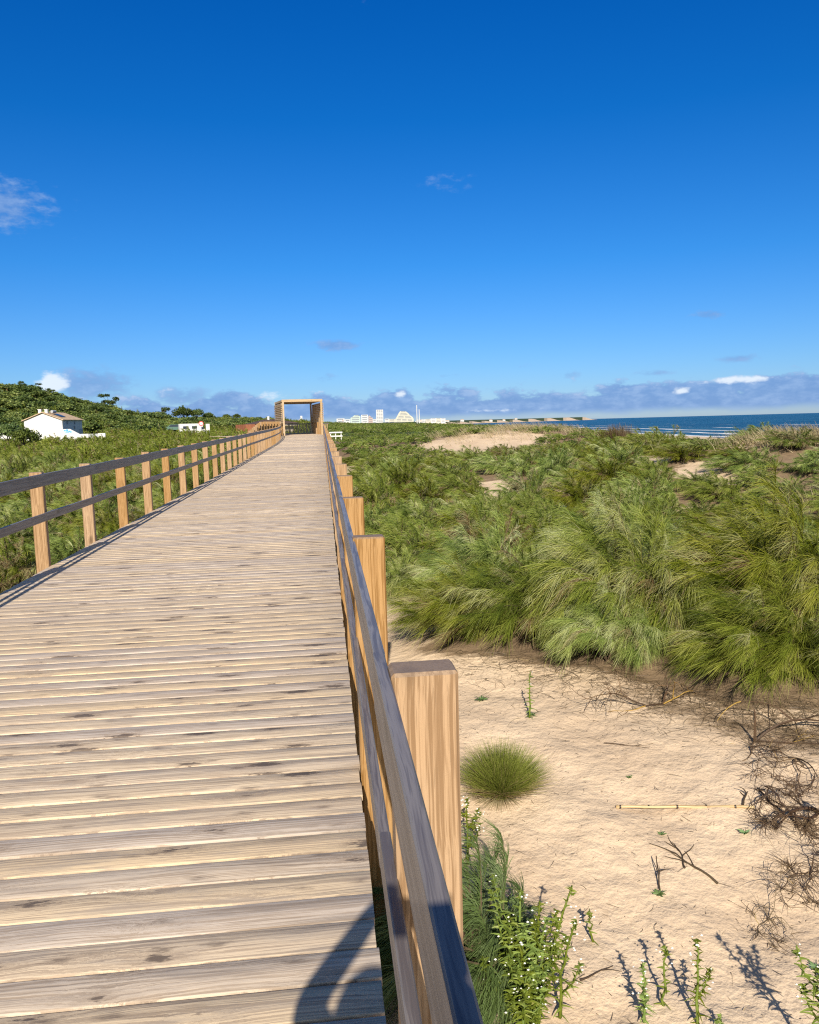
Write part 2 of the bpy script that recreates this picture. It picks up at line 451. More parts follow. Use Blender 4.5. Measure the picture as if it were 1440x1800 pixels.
M_DECK = wood_deck()
M_POST = wood_bar('post_pine', 2, (.44, .275, .135), (.26, .145, .058), .6, 1.35, .3, .3)
M_RAIL = wood_bar('rail_stained_wood', 1, (.225, .20, .185), (.115, .10, .098), .40, .7, .5, .3)
M_BEAM = wood_bar('edge_beam_wood', 1, (.10, .075, .055), (.06, .045, .035), .8, 1., .2, .3)
M_SLAT = wood_bar('slat_pine', 0, (.58, .43, .26), (.42, .29, .165), .65, .6, .3, .3)
M_SAND = sand_mat()
GREEN = [(0., (.055, .085, .010)), (.28, (.135, .190, .024)), (.52, (.255, .320, .048)), (.74, (.40, .435, .10)), (.88, (.50, .53, .26)), (1., (.28, .20, .09))]
M_BROOM = strand_mat('broom_twigs', GREEN, .3)
M_STEM = plain('broom_stems', (.11, .075, .045), .85, .3, 20.)
M_SEA = sea_mat()
M_WHITE = plain('white_render', (.68, .67, .64), .8, .05, 2.)

# ------------------------------------------------------------------ ground
SEA_Z = -5.5


def shore(y): return 100 + .11 * y + 170 * np.clip((y - 2500) / 1000, 0, 2.6) ** 2


def polar(px, dist):
    p = at(px, 745, dist); return p[0], p[1]


HILLS = [(*polar(-160, 215), 5.0, 34, 36), (*polar(30, 212), 4.9, 26, 34), (*polar(175, 238), 4.0, 30, 34), (*polar(330, 330), 3.8, 50, 45),
         (*polar(-700, 240), 5., 60, 60), (*polar(420, 400), 3.4, 55, 60)]
RIDGE = [(*polar(950, 56), 1.2, 9, 6), (*polar(830, 58), .45, 7, 6), (*polar(1080, 35), .75, 8, 7), (*polar(1250, 29), .30, 6, 5), (*polar(1430, 31), .62, 6, 5), (*polar(1700, 30), .8, 9, 6)]


def height(x, y):
    x = np.asarray(x, float); y = np.asarray(y, float)
    r = np.hypot(x, y)
    z = -.78 + np.where(x < -1.7, .1, .62) * sstep(r, 11, 55) + .75 * sstep(r, 95, 200) + 5.0 * sstep(r, 600, 1900) + 9 * sstep(y, 3800, 5200)
    z = z + sstep(r, 7, 22) * (.55 * fbm(x / 11., y / 11., 3, 3) + .12 * fbm(x / 2.4, y / 2.4, 2, 8))
    near = -1.22 + .092 * np.clip(y - 3, -6, 5.5) + .045 * np.clip(x - 1.2, -1, 4) * sstep(y, 1, 5)
    near = near + .09 * fbm(x / 1.3, y / 1.3, 3, 21) +     .06 * fbm((x * .75 + y * .66) / .6, (-x * .66 + y * .75) / 1.1, 3, 31) + .022 * fbm(x / .2, y / .2, 2, 41)
    left = -1.1 + .1 * fbm(x / 3, y / 3, 3, 51)
    near = np.where(x < -1.7, left, near * sstep(x, -2.2, -.4) + left * (1 - sstep(x, -2.2, -.4)))
    k = sstep(r, 8.0, 14.)
    z = near * (1 - k) + z * k
    for hx, hy, a, sa, sb in HILLS:
        z = z + a * np.exp(-((x - hx) / sa) ** 2 - ((y - hy) / sb) ** 2) * (1 + .25 * fbm(x / 25, y / 25, 2, 61))
    for hx, hy, a, sa, sb in RIDGE:
        z = z + a * np.exp(-((x - hx) / sa) ** 2 - ((y - hy) / sb) ** 2)
    # keep the ground under the boardwalk
    dk = sstep(np.abs(x + 1.67), 1.9, 3.4)
    low = -1.0 + .012 * y
    z = np.where(y < 112, np.minimum(z, low) * (1 - dk) + z * dk, z)
    s = shore(y) - x
    zb = SEA_Z + np.clip(.06 * s, -4, 3)
    k = sstep(s, 26, 98)
    return zb * (1 - k) + z * k


def hgt(x, y): return float(height(np.array([x]), np.array([y]))[0])


TT_ = 1.5 * 1.0015 ** np.arange(3200)


def ground(px, py):
    """where the line of sight through a pixel of the photograph meets the ground"""
    P = np.array([0, 0, EYE])[None] + ray(px, py)[None] * TT_[:, None]
    hit = np.nonzero(P[:, 2] < height(P[:, 0], P[:, 1]))[0]
    return P[hit[0]] if len(hit) else P[-1]


SANDY = [(*polar(850, 51), 4.6, 3.6), (*polar(800, 43), 2.4, 2.6), (*polar(845, 46), 2.2, 3.), (*polar(1430, 31), 3.0, 1.3), (*polar(1330, 34), 2.5, 1.6), (*polar(688, 10.2), .55, 1.5), (*polar(925, 13), .5, .9),
         (*polar(965, 16.5), .55, .8), (*polar(640, 21), .7, 1.6), (*polar(610, 38), 1.2, 3.), (*polar(915, 57), 3.4, 2.), (*polar(1185, 22), .8, .8), (*polar(740, 29), 1.0, 1.2),
         (*polar(1010, 24), 1.1, 1.8), (*polar(870, 27), 1.2, 2.), (*polar(1130, 30), 1.4, 2.), (*polar(700, 36), 1.5, 2.6), (*polar(955, 36), 1.8, 2.2), (*polar(1250, 26), 1., 1.6), (*polar(780, 19), .6, 1.1), (*polar(1060, 17.5), .6, .9), (*polar(700, 62), 3., 4.),
         (*polar(1400, 17), .8, .8), (*polar(70, 60), 4, 2.4), (*polar(130, 28), 1.2, 1.6), (*polar(215, 25), 1., 1.6)]
FRONT = np.array([(-3, 9.6), (.35, 9.6), (.95, 8.5), (1.75, 8.0), (2.5, 7.5), (3.0, 7.0), (3.45, 6.3), (4.3, 6.0), (9, 5.2)])


def scrubby(x, y):
    """0..1, where the scrub grows"""
    x = np.asarray(x, float); y = np.asarray(y, float)
    right = sstep(y - np.interp(x, FRONT[:, 0], FRONT[:, 1]), -.25, .35) * sstep(x, .35, .75)
    left = sstep(-3.75 - x, 0, .4)
    v = np.where(x < -1.7, left, right)
    for sx, sy, a, b in SANDY:
        v = v * (1 - np.exp(-(((x - sx) / a) ** 2 + ((y - sy) / b) ** 2) ** 2))
    return v * sstep(shore(y) - x, 60, 76)


def build_ground():
    az = np.concatenate([np.arange(-28, 48, .22), np.arange(48, 332, 3.5)])
    ra = [.35]
    while ra[-1] < 13000:
        ra.append(ra[-1] * (1.0125 if ra[-1] < 14 else 1.022 if ra[-1] < 120 else 1.05) + (.004 if ra[-1] < 1 else 0))
    ra = np.array(ra); n, k = len(az), len(ra)
    A, Rr = np.meshgrid(np.radians(az), ra)
    X, Y = Rr * np.sin(A), Rr * np.cos(A)
    Z = height(X, Y)
    V = np.stack([X, Y, Z], -1).reshape(-1, 3)
    V = np.concatenate([V, [[0, 0, hgt(0, 0)]]])
    i = np.arange(k - 1)[:, None] * n; j = np.arange(n)[None]; j2 = (j + 1) % n
    Fq = np.stack([i + j, i + n + j, i + n + j2, i + j2], -1).reshape(-1, 4)
    j = np.arange(n)
    Ft = np.stack([np.full(n, n * k), j, (j + 1) % n], -1)
    cx = V[Fq].mean(1); tx = V[Ft].mean(1); c = np.concatenate([cx, tx])
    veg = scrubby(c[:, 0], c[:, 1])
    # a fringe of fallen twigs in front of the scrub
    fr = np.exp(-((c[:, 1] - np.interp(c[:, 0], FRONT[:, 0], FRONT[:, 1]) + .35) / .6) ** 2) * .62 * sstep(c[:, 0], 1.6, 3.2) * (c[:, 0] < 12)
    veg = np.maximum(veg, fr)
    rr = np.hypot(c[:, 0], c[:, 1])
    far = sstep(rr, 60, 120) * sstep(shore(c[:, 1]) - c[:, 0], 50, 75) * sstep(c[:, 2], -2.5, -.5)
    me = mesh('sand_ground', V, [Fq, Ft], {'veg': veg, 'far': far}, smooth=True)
    tag(link('sand_ground', me, M_SAND), kind='structure')


build_ground()
# sea: one sheet out to the horizon
ys = np.concatenate([np.arange(-3000, 6001, 60.), np.arange(6500, 45001, 1500.)])
Vs = []; Fs = []
for k_, y_ in enumerate(ys):
    xs = float(shore(np.array([y_]))[0]); Vs += [(xs - 60, y_, SEA_Z), (xs + 400, y_, SEA_Z), (max(xs + 3000, 6000), y_, SEA_Z), (90000, y_, SEA_Z)]
    if k_:
        b_ = (k_ - 1) * 4
        Fs += [[b_ + j, b_ + j + 1, b_ + j + 5, b_ + j + 4] for j in range(3)]
tag(link('sea_water', mesh('sea_water', Vs, [np.array(Fs)]), M_SEA), kind='structure')

# ------------------------------------------------------------------ boardwalk
DX0, DX1, DEND = -3.46, .12, 93.


def zd(y): return SLOPE * y
def xl(y): return DX0 - max(0., y - 52) ** 2 * .00078


def build_deck():
    rng = np.random.default_rng(5)
    bw = thing('boardwalk', 'long weathered plank boardwalk running straight to the slatted gateway', 'boardwalk')
    pitch, y = .1535, -2.6 + .021
    V = []; Fs = []; R1 = []; R2 = []
    while y < DEND + 6:
        w = .1445; g = rng.normal(0, .0012); tl = rng.normal(0, .0022); sag = rng.normal(0, .0008)
        # cross section: y offset, z offset (rounded edges)
        rr = .0045
        prof = [(0, -.03), (0, -rr), (rr * .3, -rr * .3), (rr, 0), (w * .5, sag), (w - rr, 0), (w - rr * .3, -rr * .3), (w, -rr), (w, -.03)]
        x0 = xl(y) + rng.normal(0, .003); x1 = DX1 + rng.normal(0, .003)
        bow = rng.normal(0, .001)
        xs = np.linspace(x0, x1, 5); nb = len(V); q = len(prof)
        for t, xx in zip((0, .25, .5, .75, 1), xs):
            for a, b in prof:
                V.append((xx, y + g + a + bow * 4 * t * (1 - t), zd(y) + b + (a / w - .5) * tl))
        for i in range(4):
            for j in range(q - 1): Fs.append((nb + i * q + j, nb + (i + 1) * q + j, nb + (i + 1) * q + j + 1, nb + i * q + j + 1))
        for e, s_ in ((0, 1), (4, -1)):
            o = nb + e * q
            for j in range(0, 4):
                f = (o + j, o + j + 1, o + q - 2 - j, o + q - 1 - j)
                Fs.append(f if s_ > 0 else f[::-1])
        nf = 4 * (q - 1) + 8
        a_, b_ = rng.random(2); R1 += [a_] * nf; R2 += [b_] * nf
        y += pitch
    me = mesh('planks', V, [np.array(Fs)], {'rnd': R1, 'rnd2': R2})
    link('planks', me, M_DECK, bw)
    # beams below the planks
    g = G()
    for xx in (-3.30, -1.7, -.03): g.beam((xx, -2.5, zd(-2.5) - .13), (xx, 92, zd(92) - .13), .08, .19)
    g.build('bearer', M_BEAM, bw)
    g = G(); g.beam((.085, -2.5, zd(-2.5) - .115), (.085, 92, zd(92) - .115), .035, .15); g.build('edge_board', M_BEAM, bw)
    return bw


build_deck()


def railing(side, name, label):
    rng = random.Random(3 if side > 0 else 8)
    root = thing(name, label, 'railing')
    y0, dy, n = (1.745, 2.07, 43) if side > 0 else (.02, 2.055, 44)
    first = None
    def xe(y): return DX1 if side > 0 else xl(y)
    for k in range(-2, n):
        y = y0 + k * dy
        if side < 0 and y > 90: break
        x = xe(y)
        ln = 2.6 + (0 if y < 20 else .3)
        if first is None:
            g = G(); g.box(-.077, .077, -.0495, .0495, -2.5, 1.176, bev=.008)
            first = g.build('post', M_POST, root); o = first
        else:
            o = first.copy(); C.objects.link(o); o.parent = root
        o.location = (x + side * (.010 + .077) + rng.uniform(-.004, .004), y + .05, zd(y) + rng.uniform(-.012, .008))
        o.rotation_euler = (rng.uniform(-.006, .006), rng.uniform(-.006, .006), rng.uniform(-.02, .02))
    # boards: two bays each
    ends = [y0 - 3 * dy]
    yy = y0 + .22 if side > 0 else y0 + .12
    while yy < 90: ends.append(yy); yy += 2 * dy
    ends.append(90.5)
    for nm, zc, hh in (('top_rail', 1.086, .15), ('mid_rail', .632, .10)):
        for i in range(len(ends) - 1):
            a, b = ends[i] + .0015, ends[i + 1] - .0015
            jx, jz = rng.uniform(-.0025, .0025), rng.uniform(-.004, .004)
            th = .029
            g = G(); k = max(1, int((b - a) / 1.0)); c = .0035
            rings = []
            for t in range(k + 1):
                y = a + (b - a) * t / k
                xi = xe(y) + (-.013 if side > 0 else .002) + jx           # deck side face on the right: .107
                x0_, x1_ = (xi, xi + th)
                wv = .003 * math.sin(y * 1.7 + i)
                zb, zt = zd(y) + zc - hh / 2 + jz + wv, zd(y) + zc + hh / 2 + jz + wv
                rings.append([(x0_ + c, y, zb), (x1_ - c, y, zb), (x1_, y, zb + c), (x1_, y, zt - c), (x1_ - c, y, zt), (x0_ + c, y, zt), (x0_, y, zt - c), (x0_, y, zb + c)])
            P = [p for r in rings for p in r]; Fs = []
            for t in range(k):
                for j in range(8): Fs.append([t * 8 + (j + 1) % 8, t * 8 + j, (t + 1) * 8 + j, (t + 1) * 8 + (j + 1) % 8])
            Fs += [list(range(8)), [k * 8 + j for j in range(7, -1, -1)]]
            g.add(P, [f[::-1] for f in Fs]); o = g.build(nm, M_RAIL, root)
    return root


railing(1, 'wooden_railing', 'wooden railing along the right edge of the boardwalk, close beside the camera')
railing(-1, 'wooden_railing', 'wooden railing with shaded dark rails along the left edge of the boardwalk')


def gateway():
    """square slatted timber gateway over the far end of the boardwalk"""
    t = RAD(8.)
    D = 90.
    pl = at(499, 745, D); pr = at(566.5, 745, D)
    root = thing('slatted_gateway', 'square timber gateway of open slats spanning the far end of the boardwalk', 'gateway', (pl[0], pl[1], 0), t)
    # local: x along the front, y into depth
    W_ = math.hypot(pr[0] - pl[0], pr[1] - pl[1]); z0 = zd(D) - 1.4; zt = 4.75; L = 9.2; c = .20
    for xx in (0, W_):
        for yy in (0, L):
            g = G(); g.box(xx - c / 2, xx + c / 2, yy - c / 2, yy + c / 2, z0, zt - .27, bev=.01); g.build('post', M_SLAT, root)
    for yy in (0, L):
        g = G(); g.box(-c / 2 - .05, W_ + c / 2 + .05, yy - c / 2 - .01, yy + c / 2 + .01, zt - .27, zt, bev=.01); g.build('lintel', M_SLAT, root)
    for xx in (0, W_):
        g = G(); g.box(xx - c / 2 - .01, xx + c / 2 + .01, c / 2 + .02, L - c / 2 - .02, zt - .24, zt - .02); g.build('side_beam', M_SLAT, root)
    n = 22
    for i in range(n):       # roof slats along the depth
        xx = c + (W_ - 2 * c) * i / (n - 1)
        g = G(); g.box(xx - .05, xx + .05, .1, L - .1, zt - .24, zt - .025); g.build('roof_slat', M_SLAT, root)
    for xx, sg in ((0, -1), (W_, 1)):
        k = 11
        for i in range(k):
            z = zt - .48 - i * .205
            g = G(); g.box(xx + sg * .19 - .035, xx + sg * .19 + .035, -.05, L + .05, z - .065, z + .065); g.build('side_slat', M_SLAT, root)
        for i in range(10):    # slanting battens inside the slats
            yy = .5 + i * (L - 1.6) / 9
            g = G(); g.beam((xx + sg * .09, yy, zt - .42), (xx + sg * .09, yy + .75, zt - 2.65), .09, .12); g.build('batten', M_SLAT, root)
        for i in range(7):
            yy = .9 + i * (L - 1.8) / 6
            g = G(); g.box(xx - .09, xx + .09, yy - .07, yy + .07, zd(D) - 1.2, zt - 2.65 if i % 2 else zt - 2.55); g.build('upright', M_POST, root)


gateway()


def far_balustrade():
    a = at(501, 745, 104); b = at(575, 745, 99)
    root = thing('balustrade', 'close set wooden balustrade closing the view below the slatted gateway', 'balustrade', (a[0], a[1], zd(100)))
    L = math.hypot(b[0] - a[0], b[1] - a[1]); th = math.atan2(b[1] - a[1], b[0] - a[0]); root.rotation_euler = (0, 0, th)
    g = G(); g.box(-.3, L + .3, -.06, .06, 1.14, 1.26, bev=.01); g.build('top_rail', M_RAIL, root)
    g = G(); g.box(-.3, L + .3, -.05, .05, -.16, .06, bev=.01); g.build('bottom_rail', M_RAIL, root)
    n = 30
    for i in range(n):
        g = G(); x = i * L / (n - 1); w = .07
        g.beam((x - .12, 0, .07), (x + .12, 0, 1.13), w, w) if i % 6 != 3 else g.beam((x, 0, .07), (x, 0, 1.13), .1, .1)
        g.build('baluster', M_SLAT, root)
    # platform beyond the planks
    pf = thing('viewing_platform', 'plank platform turning left under the slatted gateway', 'platform', (a[0], a[1], zd(99) - .015), th)
    g = G()
    for i in range(70): g.box(-1.5, L + .8, -11 + i * .157, -11 + i * .157 + .145, -.04, 0)
    g.build('planks', plain('far_planks', (.50, .40, .29), .8, .2, 3.), pf)
    # tall plank screen left of the gateway
    tops = [(438, 757), (444, 752), (450, 747), (455, 743.5), (460, 741.5), (465, 741), (470, 741), (475, 741), (480, 741), (485, 741), (490, 741)]
    sc = thing('timber_screen', 'row of tall upright timbers stepping up to the left of the slatted gateway', 'screen')
    for i, (px, py) in enumerate(tops):
        for h in (0, .5):
            px2 = px + h * 5.2; p = at(px2, 745, 76 + i * 1.3 + h)
            pt = at(px2, py - h * (4 if i < 4 else 0), 76 + i * 1.3 + h)
            g = G(); g.box(-.11, .11, -.06, .06, 0, pt[2] + .6, bev=.01)
            o = g.build('upright', M_POST, sc, (p[0], p[1], -.6)); o.rotation_euler = (0, 0, .2)


far_balustrade()

# ------------------------------------------------------------------ plants
def strands(P, d, L, B, w, seg, tint, rng, taper=.75):
    """thin curved ribbons: base P, direction d, length L, bend B (added with t^2)"""
    n = len(P); t = np.linspace(0, 1, seg + 1)[None, :, None]
    pts = P[:, None] + d[:, None] * L[:, None, None] * t + B[:, None] * t ** 2
    rv = rng.normal(size=(n, 3)); sd = np.cross(d, rv); sd /= np.linalg.norm(sd, axis=1, keepdims=True) + 1e-9
    ww = (np.asarray(w) * np.ones(n))[:, None, None] * (1 - taper * t) * .5
    a = pts - sd[:, None] * ww; b = pts + sd[:, None] * ww
    V = np.stack([a, b], 2).reshape(-1, 3)
    base = (np.arange(n) * (seg + 1) * 2)[:, None] + (np.arange(seg) * 2)[None]
    Fq = np.stack([base, base + 1, base + 3, base + 2], -1).reshape(-1, 4)
    return V, Fq, np.repeat(tint, seg)


def join(parts):
    V = []; Fq = []; T_ = []; b = 0
    for v, f, t in parts: V.append(v); Fq.append(f + b); T_.append(t); b += len(v)
    return np.concatenate(V), np.concatenate(Fq), np.concatenate(T_)


def nrm(a): return a / (np.linalg.norm(a, axis=-1, keepdims=True) + 1e-9)


WIND = np.array([-.92, -.25, 0.])


def broom(seed, R, H, nsp, ntw, w, Lt, seg=3, tone=.46, brown=.04, pale=.10, sprd=.12, rj=.24, wk=.34, ct0=0.):
    rng = np.random.default_rng(seed)
    ph = rng.random(nsp) * 2 * np.pi; ct = ct0 + (1 - ct0) * rng.random(nsp) ** .9; st = np.sqrt(1 - ct ** 2)
    lob = .92 + .16 * np.sin(ph * 2 + seed) + .10 * np.sin(ph * 5 + seed * 3) + .12 * np.sin(ct * 7 + ph * 3 + seed)
    rad = (.55 + .45 * rng.random(nsp) ** .6) * lob
    e = np.stack([R * st * np.cos(ph), R * st * np.sin(ph), H * (.13 + .80 * ct)], -1) * rad[:, None]
    b0 = np.stack([rng.normal(0, .16 * R, nsp), rng.normal(0, .16 * R, nsp), np.zeros(nsp)], -1)
    c = b0 * .45 + e * .55 + np.stack([np.zeros(nsp), np.zeros(nsp), .30 * H * (1 - .5 * ct)], -1) + rng.normal(0, .07 * R, (nsp, 3))
    wv = WIND[None] * (.16 * H)
    def bez(t, i): return b0[i] * (1 - t) ** 2 + 2 * c[i] * t * (1 - t) + (e[i] + wv) * t ** 2
    i = np.repeat(np.arange(nsp), ntw); n = len(i)
    t = (.36 + .64 * rng.random(n) ** .6)[:, None]
    P = bez(t, i); tg = nrm(bez(np.minimum(t + .04, 1.04), i) - P)
    out = nrm(P * np.array([1, 1, .6]))
    d = nrm(tg * .95 + out * .18 + WIND * wk + rng.normal(0, rj, (n, 3)))
    L = Lt * (.55 + .8 * rng.random(n))
    B = (WIND[None] * .30 + np.array([0, 0, -.50])[None] * (.3 + 1.1 * rng.random(n)[:, None])) * L[:, None] + rng.normal(0, .06, (n, 3)) * L[:, None]
    tonev = np.clip(rng.normal(tone, sprd, nsp), .08, .72)
    u = rng.random(nsp)
    tonev = np.where(u < pale, .80 + .08 * rng.random(nsp), tonev); tonev = np.where(u > 1 - brown, .98, tonev)
    tw = np.clip(tonev[i] + rng.normal(0, .07, n), 0, 1)
    V, Fq, T_ = strands(P, d, L, B, w * (.7 + .6 * rng.random(n)), seg, tw, rng)
    tip = np.tile(np.linspace(-.07, .09, seg), n)          # young twig tips are paler
    T_ = np.where(T_ < .76, np.clip(T_ + tip, 0, .78), T_)
    V[:, 2] = np.maximum(V[:, 2], -.03)
    # woody stems
    k = 10; tt = np.linspace(0, .95, k)
    Ps = np.stack([bez(np.full((nsp, 1), q), np.arange(nsp)) for q in tt], 1)
    sdir = nrm(np.cross(Ps[:, -1] - Ps[:, 0], rng.normal(size=(nsp, 3))))
    wd = (np.linspace(.011, .003, k) * (w / .005) ** .5 * (.7 + .3 * R))[None, :, None]
    s1 = np.stack([Ps - sdir[:, None] * wd, Ps + sdir[:, None] * wd], 2).reshape(-1, 3)
    bs = (np.arange(nsp) * k * 2)[:, None] + (np.arange(k - 1) * 2)[None]
    Fs_ = np.stack([bs, bs + 1, bs + 3, bs + 2], -1).reshape(-1, 4)
    return (V, Fq, T_), (s1, Fs_, np.zeros(len(Fs_)))


def bush_mesh(name, data, mat):
    V, Fq, T_ = data
    me = mesh(name, V, [Fq], {'tint': T_}); me.materials.append(mat); return me


def bush_proto(seed, R, H, nsp, ntw, w, Lt, **kw):
    fo, stt = broom(seed, R, H, nsp, ntw, w, Lt, **kw)
    return bush_mesh('foliage', fo, M_BROOM), bush_mesh('stems', stt, M_STEM)


def put_bush(pro, x, y, s, label, group=None, rz=0., hz=1., name='broom_bush', sink=.04):
    r = thing(name, label, 'bush', (x, y, hgt(x, y) - sink), rz, group); r.scale = (s, s, s * hz)
    f = bpy.data.objects.new('foliage', pro[0]); C.objects.link(f); f.parent = r
    g = bpy.data.objects.new('stems', pro[1]); C.objects.link(g); g.parent = r
    return r


NEAR = [bush_proto(11 + k, 1., 1.16, 200, 120, .0044, .19, seg=3, tone=t_, pale=p_ + .04, sprd=.16, rj=.36, wk=.22, ct0=.16, brown=.045) for k, (t_, p_) in enumerate(((.47, .14), (.42, .06), (.50, .2), (.40, .08)))]
MID = [bush_proto(31 + k, 1., 1.05, 150, 90, .0078, .15, seg=2, sprd=.14, rj=.36, wk=.26, ct0=.12, tone=t_, pale=p_, brown=b_) for k, (t_, p_, b_) in enumerate(((.44, .06, .05), (.38, .03, .08), (.50, .1, .04), (.40, .04, .28), (.46, .05, .03)))]

HOUSE = at(76, 745, 134)
placed = []


def free(x, y, R, k=.62):
    for a, b, c in placed:
        if (a - x) ** 2 + (b - y) ** 2 < (k * (R + c)) ** 2: return False
    return True


big = [(1.62, 9.0, .86, .95, 0, 'rounded bright green broom bush at the edge of the open sand, nearest the railing'),
       (2.35, 8.75, .95, 1.05, 3, 'dark green broom bush on the sand edge right beside the rounded bright green one'),
       (3.45, 8.55, 1.25, 1.15, 2, 'tallest wind-swept broom bush with pale silvery tips, on the right behind the open sand'),
       (4.95, 8.1, 1.3, 1.15, 0, 'tall feathery broom bush with pale plumes at the right edge of the picture'),
       (4.15, 7.0, .95, .95, 1, 'yellow-green broom bush drooping onto the bare sand at the far right, foremost of the scrub'),
       (3.0, 7.85, .78, .95, 2, 'low broom bush with pale drooping twigs at the foot of the tallest wind-swept bush'),
       (5.3, 6.7, .95, 1., 3, 'broom bush cut by the right edge of the picture above the dead root tangle'),
       (2.1, 10.2, 1.0, 1.1, 1, 'mid green broom bush directly behind the dark one on the sand edge'),
       (3.9, 10.3, 1.2, 1.15, 2, 'large broom bush with yellowish plumes directly behind the tallest wind-swept bush')]
for x_, y_, s_, h_, k_, lab in big:
    put_bush(NEAR[k_], x_, y_, s_, lab, None, (k_ - 1.5) * .35, h_); placed.append((x_, y_, s_ * .9))

rs = random.Random(77)


def inview(x, y, mar=0.):
    a = math.degrees(math.atan2(x, y)) - 6.07
    return -27.6 - mar < a < 27.6 + mar


GR = {(1, 0): ('near broom bushes right of the boardwalk', 'feathery broom bush in the close scrub behind the sand-edge bushes'),
      (1, 1): ('scattered broom bushes on the dune right of the boardwalk', 'green broom bush in the middle-distance dune scrub right of the boardwalk'),
      (-1, 0): ('broom bushes beside the left railing', 'green broom bush growing against the left railing, seen between its posts'),
      (-1, 1): ('broom bushes on the flat left of the boardwalk', 'olive green broom bush in the scrub flat between the left railing and the white house')}
cnt = {1: 0, -1: 0}; far_pts = []
cands = []
for side, n_, rmax in ((1, 5200, 75), (-1, 5200, 150)):
    for _ in range(n_):
        r_ = 6 + (rmax - 6) * math.sqrt(rs.random()) if side > 0 else 8 + (rmax - 8) * math.sqrt(rs.random()); a_ = RAD(rs.uniform(.2, 35) if side > 0 else rs.uniform(-23.5, -.5))
        cands.append((r_ * rs.uniform(.97, 1.03), r_ * math.sin(a_), r_ * math.cos(a_), side))
    for _ in range(1500):      # denser close by
        r_ = rs.uniform(7, 30); a_ = RAD(rs.uniform(.2, 36) if side > 0 else rs.uniform(-40, -4))
        cands.append((r_, r_ * math.sin(a_), r_ * math.cos(a_), side))
for side, n_, r0_, r1_, a0_, a1_ in ((-1, 3800, 150, 420, -25, -.3), (1, 2600, 75, 420, .2, 19)):
    for _ in range(n_):
        r_ = math.sqrt(rs.uniform(r0_ ** 2, r1_ ** 2)); a_ = RAD(rs.uniform(a0_, a1_)); cands.append((r_, r_ * math.sin(a_), r_ * math.cos(a_), side))
cands.sort()
sv = scrubby(np.array([c[1] for c in cands]), np.array([c[2] for c in cands]))
LIM = {1: 150, -1: 110}
cell = {}
for (r_, x_, y_, side), v_ in zip(cands, sv):
    if v_ < .55: continue
    R_ = rs.uniform(.75, 1.3) * (1 if r_ < 30 else 1.05 if r_ < 130 else 1.6)
    if side > 0 and r_ < 12: R_ = rs.uniform(.7, 1.)
    if (side < 0 and x_ > -3.95 - R_ * .62) or (side > 0 and x_ < .42 + R_ * .72): continue
    if side < 0 and 60 < y_ < 112 and x_ > -6.5: continue
    if math.hypot(x_ - HOUSE[0] - 3, y_ - HOUSE[1] - 3) < 9.5: continue
    # close-packed, tested on a coarse hash
    key = (int(x_ // 2.2), int(y_ // 2.2)); ok = True
    for i_ in (-1, 0, 1):
        for j_ in (-1, 0, 1):
            for a, b, c in cell.get((key[0] + i_, key[1] + j_), ()):
                if (a - x_) ** 2 + (b - y_) ** 2 < (.76 * (R_ + c)) ** 2: ok = False
    if ok and r_ < 14 and not free(x_, y_, R_, .70): ok = False
    if not ok: continue
    cell.setdefault(key, []).append((x_, y_, R_))
    hz = rs.uniform(.8, 1.2) * (1 if side > 0 else .9 if r_ < 25 else rs.uniform(.85, 1.35)) * (.85 if r_ < 13 else 1.)
    if side > 0 and r_ > 15 and math.degrees(math.atan2(x_, y_)) > 24.5: hz *= .72
    if side > 0 and r_ > 24:      # lower scrub on the wind-swept far dunes
        hz *= 1 - .42 * min(1., (r_ - 24) / 16) * (1 if abs(math.degrees(math.atan2(x_, y_)) - 20.5) > 4.5 or r_ > 44 else .35)
    if cnt[side] < LIM[side] and inview(x_, y_, 3):
        cnt[side] += 1
        pro = NEAR[rs.randrange(4)] if r_ < 13 else MID[rs.choice((0, 0, 1, 1, 2, 3, 4, 4))]
        g_, l_ = GR[(side, 0 if r_ < (14 if side > 0 else 18) else 1)]
        put_bush(pro, x_, y_, R_, l_, g_, rs.uniform(-.7, .7), hz)
    else: far_pts.append((x_, y_, R_, hz, r_, side))

for _ in range(60):      # tall scrub hides the foot of the white house
    p_ = at(rs.uniform(5, 215), 760, rs.uniform(117, 127)); far_pts.append((p_[0], p_[1], rs.uniform(1.5, 2.3), rs.uniform(.8, 1.15), 121, -1))
# the rest of the scrub: one mass each side, far too many to count
def merged(name, protos, pts, seed):
    rg = np.random.default_rng(seed); VV = []; FF = []; TT = []; b = 0
    for x, y, R, hz in pts:
        V, Fq, T_ = protos[rg.integers(len(protos))]
        a = rg.uniform(-.8, .8); c_, s_ = math.cos(a), math.sin(a)
        v = V * np.array([R, R, R * hz]); v = np.stack([v[:, 0] * c_ - v[:, 1] * s_, v[:, 0] * s_ + v[:, 1] * c_, v[:, 2]], -1)
        v += (x, y, hgt(x, y) - .05); VV.append(v); FF.append(Fq + b); b += len(v)
        TT.append(np.clip(T_ + rg.normal(0, .07), 0, 1))
    return mesh(name, np.concatenate(VV), [np.concatenate(FF)], {'tint': np.concatenate(TT)})


